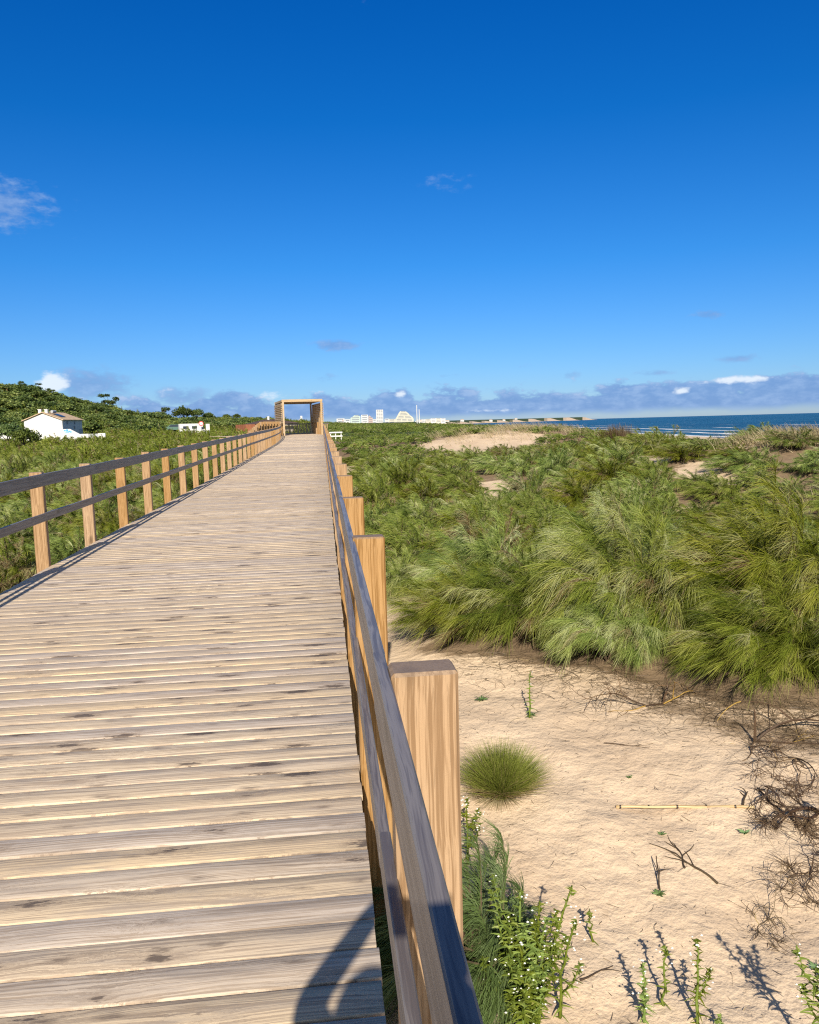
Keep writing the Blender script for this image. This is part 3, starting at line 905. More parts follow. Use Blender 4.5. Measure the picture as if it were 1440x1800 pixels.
FARP = [broom(51 + k, 1., .95, 60, 26, .030, .17, rj=.4, wk=.22, ct0=.1, seg=2, tone=t_, brown=b_, pale=.02, sprd=.09)[0] for k, (t_, b_) in enumerate(((.42, .05), (.36, .1), (.47, .04), (.32, .05)))]
M_SCRUB = strand_mat('scrub_foliage', GREEN, .25)
for side, nm, lab in ((1, 'dune_scrub', 'mass of low green scrub on the far dunes right of the boardwalk'), (-1, 'dune_scrub', 'mass of low green scrub on the flat below the wooded hill on the left')):
    pts = [(x, y, R * (1.15 if r > 60 else 1), h) for x, y, R, h, r, s in far_pts if s == side]
    o = link(nm, merged(nm, FARP, pts, 5 + side), M_SCRUB); tag(o, lab, 'scrub', None, 'stuff')
print('bushes', cnt, len(far_pts))

# ------------------------------------------------------------------ trees
PINE = [(0., (.022, .042, .010)), (.4, (.068, .108, .022)), (.75, (.140, .185, .036)), (1., (.23, .26, .06))]
M_LEAF = strand_mat('tree_leaves', PINE, .18)
M_BARK = plain('bark', (.12, .085, .06), .9, .3, 4.)


def leaf_cloud(rng, centers, radii, n, size, tone):
    """small leaf faces through several ellipsoid clumps"""
    VV = []; TT = []
    for (c, r, k, tn) in zip(centers, radii, n, tone):
        d = nrm(rng.normal(size=(k, 3))); rad = rng.random(k) ** .45
        p = c + d * rad[:, None] * r * (1 + .22 * np.sin(d[:, :1] * 6 + d[:, 1:2] * 5))
        u = nrm(rng.normal(size=(k, 3))); v = nrm(np.cross(u, rng.normal(size=(k, 3))))
        s = size * (.5 + rng.random(k))[:, None]
        VV.append(np.stack([p - u * s * .5, p + v * s * .4, p + u * s * .5, p - v * s * .4], 1).reshape(-1, 3))
        TT.append(np.clip(tn + rng.normal(0, .14, k), 0, 1))
    V = np.concatenate(VV); return V, np.arange(len(V)).reshape(-1, 4), np.concatenate(TT)


def tree_proto(kind, seed):
    rng = np.random.default_rng(seed); g = G()
    if kind == 'pine':           # open, layered crown on a bare leaning trunk, 6.5 m
        H = 4.0; top = np.array([rng.normal(0, .4), rng.normal(0, .4), H])
        g.tube([(0, 0, -.6), tuple(top * .35 + (.12, 0, 0)), tuple(top * .7), tuple(top)], [.20, .16, .13, .09], 7)
        cs, rs_, ns, ts = [], [], [], []
        for k in range(9):
            a = k * 2.4 + rng.random(); L = rng.uniform(.6, 2.6); zz = H + rng.uniform(-1.2, 1.7)
            e = np.array([math.cos(a) * L, math.sin(a) * L, zz])
            g.tube([tuple(top * rng.uniform(.65, .98)), tuple((top + e) / 2 + (0, 0, -.2)), tuple(e)], [.07, .05, .025], 5)
            cs.append(e); rs_.append(np.array([rng.uniform(.7, 1.15), rng.uniform(.7, 1.15), rng.uniform(.38, .6)])); ns.append(260); ts.append(rng.uniform(.15, .5))
        V = leaf_cloud(rng, cs, rs_, ns, .24, ts)
    else:                        # rounded dense crown, ~4.6 m
        H = 1.7
        g.tube([(0, 0, -.8), (.1, 0, .7), (0, .1, H)], [.2, .16, .12], 7)
        cs, rs_, ns, ts = [], [], [], []
        for k in range(13):
            a = k * 2.4 + rng.random(); L = 1.9 * math.sqrt(k / 13) * rng.uniform(.8, 1.2)
            e = np.array([math.cos(a) * L, math.sin(a) * L, H + .9 + 1.1 * (1 - (L / 2.3) ** 2) * rng.uniform(.6, 1.15)])
            if k % 2 == 0: g.tube([(0, .1, H - .1), tuple((e + (0, 0, H)) / 2), tuple(e)], [.08, .05, .03], 5)
            cs.append(e); rs_.append(np.array([rng.uniform(.8, 1.2)] * 2 + [rng.uniform(.65, .95)])); ns.append(230); ts.append(rng.uniform(.25, .72))
        V = leaf_cloud(rng, cs, rs_, ns, .27, ts)
    cm = mesh('crown', V[0], [V[1]], {'tint': V[2]}); cm.materials.append(M_LEAF)
    tm = g.data('trunk', True); tm.materials.append(M_BARK)
    return cm, tm


PINES = [tree_proto('pine', 70 + k) for k in range(3)]
ROUND = [tree_proto('round', 80 + k) for k in range(4)]


def put_tree(name, pro, x, y, s, label, cat, group=None, rz=0., z=None):
    r = thing(name, label, cat, (x, y, hgt(x, y) if z is None else z), rz, group); r.scale = (s, s, s)
    for nm, me in zip(('crown', 'trunk'), pro):
        o = bpy.data.objects.new(nm, me); C.objects.link(o); o.parent = r
    return r


def top_at(px, py, dist, name, pro, h, label, cat, group=None, smin=.5, smax=2.6):
    """stands on the ground at px/dist; scaled so that its top reaches py"""
    p = at(px, py, dist); g = hgt(p[0], p[1]); s = min(max((p[2] - g) / h, smin), smax)
    return put_tree(name, pro, p[0], p[1], s, label, cat, group, px * .7)


for px, py, d, k, lab in ((38, 667, 212, 0, 'open-crowned pine standing highest on the hilltop above the white house'),
                          (62, 674, 216, 1, 'leaning pine just right of the highest pine on the hilltop'),
                          (88, 682, 222, 2, 'small pine on the hill crest left of the white cloud'),
                          (192, 692, 236, 1, 'lone pine with a flat crown on the ridge right of the white house'),
                          (278, 712, 300, 0, 'slim pine standing alone in the dip of the tree line')):
    top_at(px, py, d, 'pine_tree', PINES[k], 6.1, lab, 'pine tree')
for px, py, d, k, lab in ((322, 713, 310, 0, 'broad dark green tree forming the left of the far clump'),
                          (345, 718, 318, 1, 'dark round tree in the middle of the far clump, behind the white camper'),
                          (366, 724, 322, 2, 'smaller dark tree at the right end of the far clump'),
                          (398, 727, 330, 3, 'low dark tree just left of the brown beach bar'),
                          (415, 727, 335, 1, 'dark round-topped tree closest to the brown beach bar on its left'),
                          (150, 703, 222, 2, 'dark brownish tree with a domed crown behind the roof of the white house'),
                          (168, 709, 205, 3, 'reddish brown dense tree right behind the white house'),
                          (122, 699, 220, 0, 'domed green tree on the slope above the chimney of the white house'),
                          (12, 742, 112, 1, 'bushy tree in front of the left end of the white house'),
                          (40, 750, 108, 2, 'round bushy shrub-like tree half hiding the gable of the white house')):
    top_at(px, py, d, 'round_tree', ROUND[k], 4.6, lab, 'tree', smin=.35)


# the wooded hill: one mass of crowns
def hill_wood():
    rg = np.random.default_rng(9); VV, FF, TT, b = [], [], [], 0
    n = 0
    for _ in range(6000):
        a = RAD(rg.uniform(-26, -2.5)); d = rg.uniform(142, 430)
        x, y = d * math.sin(a), d * math.cos(a); z = hgt(x, y)
        if z < .75 + 1.0 * rg.random() or n > 1600: continue
        if math.hypot(x - HOUSE[0], y - HOUSE[1]) < 17: continue
        n += 1
        V, Fq, T_ = ROUNDF[rg.integers(4)]
        s = rg.uniform(.55, .95); q = rg.uniform(0, 6.28); c_, s_ = math.cos(q), math.sin(q)
        v = V * np.array([s * 1.25, s * 1.25, s * .72]); v = np.stack([v[:, 0] * c_ - v[:, 1] * s_, v[:, 0] * s_ + v[:, 1] * c_, v[:, 2]], -1)
        v += (x, y, z - .5); VV.append(v); FF.append(Fq + b); b += len(v); TT.append(np.clip(T_ + rg.normal(.05, .13), 0, 1))
    me = mesh('hillside_wood', np.concatenate(VV), [np.concatenate(FF)], {'tint': np.concatenate(TT)})
    tag(link('hillside_wood', me, M_LEAF), 'dense low wood of domed evergreen crowns covering the hill on the left', 'wood', None, 'stuff')


ROUNDF = []
for k in range(4):
    rg = np.random.default_rng(90 + k)
    cs = [np.array([math.cos(i * 2.4) * 1.7 * math.sqrt(i / 9), math.sin(i * 2.4) * 1.7 * math.sqrt(i / 9), 2.4 + .9 * (1 - i / 9)]) for i in range(9)]
    cs += [np.array([0, 0, 1.2]), np.array([.9, .5, 1.0]), np.array([-.8, -.6, 1.1])]
    ROUNDF.append(leaf_cloud(rg, cs, [np.array([1.05, 1.05, .85])] * 12, [85] * 12, .42, rg.uniform(.3, .8, 12)))
hill_wood()

# ------------------------------------------------------------------ white house
M_ROOF = plain('roof_tiles', (.56, .40, .25), .8, .15, 2.)
M_DARK = plain('dark_glass', (.03, .04, .06), .25, .1, 2., .5)
M_GREY = plain('grey_paint', (.42, .43, .45), .6, .1, 2.)
M_BLUE = plain('blue_paint', (.06, .36, .62), .6, .1, 2.)
M_TEAL = plain('teal_paint', (.10, .50, .48), .6, .1, 2.)


def white_house():
    hx, hy = HOUSE[0], HOUSE[1]
    los = math.atan2(hx, hy)                       # line of sight bearing
    rz = -los - RAD(25)
    z0 = at(100, 766, 134)[2] - .1
    R = thing('white_house', 'white gabled house with tan tiled roof among scrub below the wooded hill', 'house', (hx, hy, z0), rz); R.scale = (.80,) * 3
    Wd, L, He, Ha = 7.3, 9.0, 3.1, 4.5; w = Wd / 2
    g = G()
    P = [(-w, 0, -1.5), (w, 0, -1.5), (w, 0, He), (0, 0, Ha), (-w, 0, He), (-w, L, -1.5), (w, L, -1.5), (w, L, He), (0, L, Ha), (-w, L, He)]
    g.add(P, [[0, 1, 2, 3, 4], [9, 8, 7, 6, 5], [1, 6, 7, 2], [0, 4, 9, 5], [5, 6, 1, 0]])
    g.build('wall', M_WHITE, R)
    rf = G(); e = .35; k = (Ha - He) / w
    for s in (-1, 1):
        a = [(0, -e, Ha + .05), (0, L + e, Ha + .05), (s * (w + e), L + e, He - e * k + .05), (s * (w + e), -e, He - e * k + .05)]
        t = [(x, y, z + .14) for x, y, z in a]
        f = [[0, 1, 2, 3], [4, 7, 6, 5], [0, 3, 7, 4], [3, 2, 6, 7], [2, 1, 5, 6], [1, 0, 4, 5]]
        rf.add(a + t, f if s > 0 else [q[::-1] for q in f])
    roof = rf.build('roof', M_ROOF, R)
    for xx, yy in ((-.65, .5), (.35, 1.0)):
        g = G(); g.box(xx - .28, xx + .28, yy - .25, yy + .25, Ha - .5, Ha + .62, bev=.03); g.box(xx - .34, xx + .34, yy - .31, yy + .31, Ha + .625, Ha + .74); g.build('chimney', M_WHITE, roof)
    g = G(); g.tube([(.95, 1.9, Ha + .28), (.95, 3.4, Ha + .28)], .27, 10); g.build('water_tank', M_GREY, R)
    # collector lies on the right slope
    g = G(); n_ = []
    for yy in (1.7, 3.7):
        for xx in (1.15, 2.75):
            n_.append((xx, yy, Ha + .27 - k * xx))
    g.add(n_ + [(x, y, z + .08) for x, y, z in n_], [[0, 1, 3, 2], [4, 6, 7, 5], [0, 4, 5, 1], [1, 5, 7, 3], [3, 7, 6, 2], [2, 6, 4, 0]]); g.build('solar_collector', M_DARK, R)
    for yy, zz in ((1.9, 2.3), (5.2, 2.3), (5.0, 1.35)):
        g = G(); g.box(w + .003, w + .04, yy, yy + .55, zz, zz + .55); g.build('window', M_DARK, R)
    g = G(); g.box(w + .003, w + .05, 7.2, 9.0, -.4, 1.3); g.build('garage_door', M_GREY, R)
    g = G(); g.box(.9, 2.9, -.05, -.003, -.6, 1.75); g.build('doorway', plain('cream_door', (.74, .73, .69), .7, .04), R)
    g = G(); g.box(-1.1, -.85, -.05, -.003, .65, 1.0); g.build('vent', M_DARK, R)
    # yard wall
    Wl = thing('yard_wall', 'low white yard wall with a sloping top joined to the right of the white house', 'wall', (hx, hy, z0), rz); Wl.scale = (.80,) * 3
    g = G(); x1 = w + 4.9
    P = [(w + .06, -.16, -1.5), (x1, -.16, -1.5), (x1, -.16, .35), (w + 3.2, -.16, .35), (w + 1.4, -.16, 1.35), (w + .06, -.16, 1.35)]
    g.add(P + [(x, .06, z) for x, y, z in P], [[0, 1, 2, 3, 4, 5], [11, 10, 9, 8, 7, 6]] + [[i, i + 6, (i + 1) % 6 + 6, (i + 1) % 6][::-1] if False else [i, (i + 6), ((i + 1) % 6) + 6, (i + 1) % 6] for i in range(6)])
    g.box(x1 + 1.8, x1 + 3.2, -.16, .06, -1.5, .4)
    g.build('wall', M_WHITE, Wl)
    g = G()
    for a, b, c, d in ((.3, .62, .9, 1.2), (.7, 1.05, .85, 1.3), (1.1, 1.5, .8, 1.05), (.5, 1.3, .66, .78), (1.4, 1.75, .66, .9)):
        g.add([(w + a, -.172, c), (w + b, -.172, c + .03), (w + b - .1, -.172, d), (w + a + .08, -.172, d - .03), (w + a, -.164, c), (w + b, -.164, c), (w + b, -.164, d), (w + a, -.164, d)], [[0, 1, 2, 3], [7, 6, 5, 4], [0, 4, 5, 1], [1, 5, 6, 2], [2, 6, 7, 3], [3, 7, 4, 0]])
    g.build('painted_mural', M_BLUE, Wl)
    g = G(); g.box(x1 + .05, x1 + 1.75, -.1, -.04, -1.5, .32); g.build('gate', M_GREY, Wl)
    lw = thing('garden_wall', 'low white garden wall at the left end of the white house', 'wall', (*at(20, 750, 124)[:2], z0), rz)
    g = G(); g.box(-1.6, 1.6, -.1, .1, -1.5, .9, bev=.02); g.build('wall', M_WHITE, lw)


white_house()


# ------------------------------------------------------------------ beach bar, camper, signs
M_TERRA = plain('terracotta_boards', (.32, .12, .06), .8, .15, 1.5)
M_BROWNROOF = plain('dark_roof', (.09, .06, .05), .85, .2, 1.5)
M_PALE = plain('pale_boards', (.62, .52, .40), .8, .1, 1.5)
M_RED = plain('red_paint', (.6, .03, .03), .5, .05)
M_BLACK = plain('black_rubber', (.02, .02, .02), .7, .1)


def beach_bar():
    d = 150.; a = at(432, 745, d); b = at(518, 745, d + 4)
    L = math.hypot(b[0] - a[0], b[1] - a[1]); th = math.atan2(b[1] - a[1], b[0] - a[0])
    zt = at(470, 735, d)[2]
    R = thing('beach_bar', 'low brown beach bar with a dark flat-pitched roof behind the slatted gateway', 'bar', (a[0], a[1], zt - 3.5), th)
    g = G(); g.box(0, 2.4, 0, 5, -1.5, 2.45); g.build('wall', M_TERRA, R)
    g = G(); g.box(2.41, L, .6, 5, -1.5, 1.9); g.build('wall', M_PALE, R)
    g = G(); g.box(2.2, L + .6, -.4, 5.6, 2.05, 2.45); g.build('fascia', M_PALE, R)
    g = G(); P = [(1.8, -.8, 2.46), (L + .9, -.8, 2.46), (L + .9, 6, 2.46), (1.8, 6, 2.46), (5, 2.5, 3.35), (L - 2.5, 2.5, 3.35)]
    g.add(P, [[0, 1, 5, 4], [1, 2, 5], [2, 3, 4, 5], [3, 0, 4], [3, 2, 1, 0]]); g.build('roof', M_BROWNROOF, R)
    for i in range(2):
        g = G(); g.box(3. + i * 2.6, 4.8 + i * 2.6, .53, .597, .5, 1.8); g.build('window', M_DARK, R)
    g = G(); g.tube([(5.5, 2.2, 3.2), (5.5, 2.2, 3.9)], .22, 8); g.build('roof_vent', M_WHITE, R)


beach_bar()


def camper():
    p = at(341, 750, 172); zt = at(341, 742, 172)[2]; s = 1.
    los = math.atan2(p[0], p[1])
    R = thing('camper_van', 'white camper van parked among the scrub in front of the dark trees', 'camper van', (p[0], p[1], zt - 2.75), -los + RAD(8))
    g = G(); w = 2.1
    prof = [(-2.9, .35), (2.9, .35), (2.9, 1.0), (2.2, 1.15), (1.75, 1.75), (1.95, 2.2), (1.7, 2.45), (-2.8, 2.45), (-2.9, 2.3)]
    P = [(x, 0, z) for x, z in prof] + [(x, w, z) for x, z in prof]; n = len(prof)
    g.add(P, [list(range(n)), list(range(2 * n - 1, n - 1, -1))] + [[i, i + n, (i + 1) % n + n, (i + 1) % n] for i in range(n)]); g.build('body', M_WHITE, R)
    for x0, x1 in ((-2.2, -1.1), (-.4, .6)):
        g = G(); g.box(x0, x1, -.03, -.002, 1.4, 1.95); g.build('window', M_DARK, R)
    g = G(); g.box(1.45, 2.0, -.03, -.002, 1.2, 1.7); g.build('cab_window', M_DARK, R)
    for xx in (-1.9, 1.8):
        for yy in (-.02, w - .2):
            g = G(); g.tube([(xx, yy, .33), (xx, yy + .22, .33)], .33, 14); g.build('wheel', M_BLACK, R)
    # parked car
    p = at(309, 750, 178); zt = at(309, 746, 178)[2]
    R = thing('parked_car', 'dark green parked car half sunk in the scrub left of the white camper', 'car', (p[0], p[1], zt - 1.45), -math.atan2(p[0], p[1]) - RAD(10))
    prof = [(-2.1, .3), (2.1, .3), (2.15, .8), (1.2, .92), (.55, 1.42), (-1.1, 1.45), (-1.75, .98), (-2.1, .9)]; n = len(prof); w = 1.7; g = G()
    P = [(x, 0, z) for x, z in prof] + [(x, w, z) for x, z in prof]
    g.add(P, [list(range(n)), list(range(2 * n - 1, n - 1, -1))] + [[i, i + n, (i + 1) % n + n, (i + 1) % n] for i in range(n)]); g.build('body', plain('car_green', (.10, .18, .14), .3, .05), R)
    g = G(); g.add([(-1.5, -.01, .95), (.95, -.01, .95), (.45, -.01, 1.34), (-1.05, -.01, 1.36), (-1.5, -.004, .95), (.95, -.004, .95), (.45, -.004, 1.34), (-1.05, -.004, 1.36)], [[0, 1, 2, 3], [7, 6, 5, 4]]); g.build('window', M_DARK, R)
    for xx in (-1.3, 1.35):
        g = G(); g.tube([(xx, -.03, .3), (xx, .18, .3)], .31, 12); g.build('wheel', M_BLACK, R)
    # round sign
    p = at(354, 752, 165); zc = at(354, 744.5, 165)[2]
    R = thing('road_sign', 'round white sign with a red rim on a post right of the white camper', 'sign', (p[0], p[1], zc), -math.atan2(p[0], p[1]))
    g = G(); g.tube([(0, .03, -3), (0, .03, .3)], .04, 8); g.build('post', M_GREY, R)
    g = G(); g.tube([(0, -.01, 0), (0, .02, 0)], .48, 20); g.build('rim', M_RED, R)
    g = G(); g.tube([(0, -.03, 0), (0, -.013, 0)], .34, 20); g.build('disc', M_WHITE, R)
    p = at(365.5, 754, 160); zt = at(365, 745, 160)[2]
    R = thing('information_board', 'small white upright board right of the round red-rimmed sign', 'board', (p[0], p[1], zt - 1.9), -math.atan2(p[0], p[1]))
    g = G(); g.box(-.36, .36, 0, .08, .75, 1.9, bev=.01); g.build('panel', M_WHITE, R)
    for xx in (-.3, .3):
        g = G(); g.box(xx - .04, xx + .04, .085, .16, -1, 1.8); g.build('post', M_GREY, R)
    # white trestle barrier by the scrub right of the gateway
    p = at(590, 760, 95); zt = at(590, 756, 95)[2]
    R = thing('white_barrier', 'white two-rail barrier in the scrub just right of the slatted gateway', 'barrier', (p[0], p[1], zt - 1.2), -math.atan2(p[0], p[1]) + RAD(4))
    for zz in (.5, .94):
        g = G(); g.box(-.75, .8, -.05, .05, zz - .09, zz + .06, bev=.01); g.build('rail', M_WHITE, R)
    for xx in (-.6, 0, .65):
        g = G(); g.box(xx - .05, xx + .05, .055, .13, -1, .98); g.build('post', M_WHITE, R)


camper()

# ------------------------------------------------------------------ the town
M_CITY = [plain('town_white', (.58, .58, .57), .8, .03, .05), plain('town_cream', (.54, .52, .43), .8, .03, .05), plain('town_pink', (.48, .37, .33), .8, .03, .05), plain('town_green', (.44, .52, .48), .8, .03, .05)]
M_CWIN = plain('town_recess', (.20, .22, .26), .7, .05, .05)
CD = 2200.


def city_pt(px, py, d=CD): return at(px, py, d)


def block(px0, px1, pyt, mat, label, floors=5, name='apartment_block', profile=None, d=CD, bays=0):
    a, b = city_pt(px0, 744, d), city_pt(px1, 744, d); zt = city_pt((px0 + px1) / 2, pyt, d)[2]
    g0 = 3.0; Wd = math.hypot(b[0] - a[0], b[1] - a[1]); th = math.atan2(b[1] - a[1], b[0] - a[0])
    R = thing(name, label, 'building', (a[0], a[1], g0), th); h = zt - g0
    g = G()
    if profile is None: profile = [(0, 0), (1, 0), (1, 1), (0, 1)]
    dep = max(12, min(Wd * .6, 26))
    P = [(u * Wd, 0, v * h - (4 if v == 0 else 0)) for u, v in profile]; n = len(P)
    g.add(P + [(x, dep, z) for x, y, z in P], [list(range(n)), list(range(2 * n - 1, n - 1, -1))] + [[i, i + n, (i + 1) % n + n, (i + 1) % n] for i in range(n)])
    g.build('wall', mat, R)
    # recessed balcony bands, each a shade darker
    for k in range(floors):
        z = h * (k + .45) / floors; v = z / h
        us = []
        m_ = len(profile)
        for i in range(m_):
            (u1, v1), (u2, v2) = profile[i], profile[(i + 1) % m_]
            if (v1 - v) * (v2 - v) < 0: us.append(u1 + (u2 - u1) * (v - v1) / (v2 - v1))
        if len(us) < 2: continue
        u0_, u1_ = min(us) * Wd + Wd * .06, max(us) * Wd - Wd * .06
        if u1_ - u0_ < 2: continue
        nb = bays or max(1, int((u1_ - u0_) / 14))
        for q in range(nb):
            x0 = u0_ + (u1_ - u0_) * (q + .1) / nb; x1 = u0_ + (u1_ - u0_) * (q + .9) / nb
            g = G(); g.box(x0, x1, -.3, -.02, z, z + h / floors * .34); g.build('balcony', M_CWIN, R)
    return R


block(592, 606, 735.6, M_CITY[0], 'low white block at the far left end of the distant town', 3)
block(606.5, 616, 737, M_CITY[0], 'lowest white block between the left end block and the stepped pale green one', 2)
block(616.5, 634, 729.6, M_CITY[3], 'stepped pale green block in the left part of the distant town', 5, profile=[(0, 0), (1, 0), (1, .9), (.8, .9), (.8, 1), (.4, 1), (.25, .85), (0, .7)])
block(635.5, 647.5, 729, M_CITY[0], 'square white block right of the stepped pale green one', 5)
block(648, 655.5, 729.5, M_CITY[2], 'narrow pinkish block with a peaked top left of the tall tower', 5, profile=[(0, 0), (1, 0), (1, .7), (.45, .85), (.3, 1), (0, .85)])
block(655.8, 661.5, 737, M_CITY[0], 'low white wing at the left foot of the tall tower', 2)
block(661.8, 674.2, 720, M_CITY[0], 'tall white slab tower, the highest in the town', 10, name='tower_block', bays=3)
block(676.5, 684, 736, M_CITY[0], 'low white block right of the tall tower', 2)
block(684.5, 694.5, 736.6, M_CITY[1], 'low cream block at the left foot of the pyramid building', 2)
block(694.8, 727.5, 722.6, M_CITY[1], 'big pyramid-shaped pale building with terraced sides', 8, name='pyramid_building', d=2150,
      profile=[(0, 0), (1, 0), (1, .36), (.93, .52), (.80, .66), (.72, .82), (.62, .95), (.5, 1.), (.28, 1.), (.22, .88), (.10, .56), (0, .32)])
block(728, 741, 738, M_CITY[0], 'white tent-shaped hall at the foot of the two thin masts', 1, name='tent_hall', profile=[(0, 0), (1, 0), (1, .2), (.6, .95), (.5, 1), (.4, .95), (0, .15)], d=2000)
block(741.5, 747.5, 737, M_CITY[0], 'small white block right of the tent-shaped hall', 2)
block(748.2, 757, 736.6, M_CITY[1], 'white block at the left end of the right-hand row of flats', 3)
block(757.5, 766.5, 735.4, M_CITY[0], 'second block of flats from the left in the right-hand row', 3)
block(767, 775, 735.2, M_CITY[1], 'third block of flats from the left in the right-hand row', 3)
block(775.5, 783.2, 735.3, M_CITY[0], 'last block of flats at the right end of the town', 3)
block(520.5, 532, 731, M_CITY[0], 'stepped white building seen through the slatted gateway', 4, profile=[(0, 0), (1, 0), (1, 1), (.7, 1), (.68, .75), (.3, .55), (0, .3)], d=1200)
block(602, 604.5, 738, M_CITY[2], 'tiny pinkish house in front of the low white end block', 1, d=2050)
for px, pyt, lab in ((733.6, 712, 'taller of two thin white masts beside the tent-shaped hall'), (737.6, 719.5, 'shorter of two thin white masts beside the tent-shaped hall')):
    p = city_pt(px, 752, 900); zt = city_pt(px, pyt, 900)[2]
    R = thing('mast', lab, 'mast', (p[0], p[1], hgt(p[0], p[1])))
    g = G(); g.tube([(0, 0, -1), (0, 0, zt - hgt(p[0], p[1]))], [.55, .38], 8); g.build('pole', M_WHITE, R)
    g = G(); g.tube([(0, 0, -.5), (0, 0, 1.0)], 1.0, 8); g.build('footing', M_GREY, R)
p = city_pt(638.3, 748, 420); R = thing('lamp_pole', 'short white pole standing above the scrub left of the town tower', 'pole', (p[0], p[1], hgt(p[0], p[1])))
zt = city_pt(638, 740, 420)[2] - hgt(p[0], p[1]); g = G(); g.tube([(0, 0, -1), (0, 0, zt)], [.17, .12], 8); g.build('shaft', M_WHITE, R)
g = G(); g.box(-.25, .25, -.12, .12, zt, zt + .2); g.build('lamp_head', M_GREY, R)
# houses strung along the far coast
rs2 = random.Random(4)
for k in range(9):
    px = 800 + k * 24 + rs2.uniform(-5, 5); y_ = 2600 + (px - 795) * 9
    d = ray(px, 745); t = y_ / d[1]; x_ = d[0] * t
    if x_ > shore(np.array([y_]))[0] - 40: x_ = float(shore(np.array([y_]))[0]) - 60 - rs2.uniform(0, 80)
    zg = hgt(x_, y_); w_ = rs2.uniform(9, 20); h_ = rs2.uniform(4, 7)
    R = thing('coast_house', 'tiny white house strung along the far dark coast right of the town', 'house', (x_, y_, zg), 0, 'white houses along the far coast')
    g = G(); g.box(0, w_, 0, 10, -3, h_); g.build('wall', M_CITY[0], R)
    g = G(); P = [(-.5, -.5, h_ + .01), (w_ + .5, -.5, h_ + .01), (w_ + .5, 10.5, h_ + .01), (-.5, 10.5, h_ + .01), (2, 5, h_ + 2.5), (w_ - 2, 5, h_ + 2.5)]
    g.add(P, [[0, 1, 5, 4], [1, 2, 5], [2, 3, 4, 5], [3, 0, 4], [3, 2, 1, 0]]); g.build('roof', M_ROOF, R)

# ------------------------------------------------------------------ plants on the sand
WEED = [(0., (.06, .09, .012)), (.45, (.15, .215, .03)), (.8, (.27, .34, .06)), (1., (.38, .42, .13))]
M_WEED = strand_mat('weed_green', WEED, .25)
M_TUFT = strand_mat('tuft_green', [(0., (.09, .12, .02)), (.5, (.22, .28, .055)), (.8, (.34, .38, .11)), (1., (.45, .37, .19))], .2)
M_TEALB = strand_mat('blue_green_twigs', [(0., (.05, .10, .03)), (.5, (.16, .26, .09)), (.85, (.28, .40, .19)), (1., (.36, .45, .27))], .25)
M_DRY = strand_mat('dry_grass', [(0., (.28, .22, .12)), (.5, (.52, .44, .26)), (1., (.70, .61, .40))], .2, hue=.49)
M_TWIG = strand_mat('dead_twigs', [(0., (.035, .022, .014)), (.5, (.12, .075, .042)), (.85, (.24, .16, .085)), (1., (.42, .28, .07))], .0, hue=.485)
M_FLOWER = plain('white_petals', (.82, .82, .76), .6, .05)
M_CANE = wood_bar('dry_cane', 0, (.62, .48, .28), (.46, .32, .17), .5, .5, .3, .2)


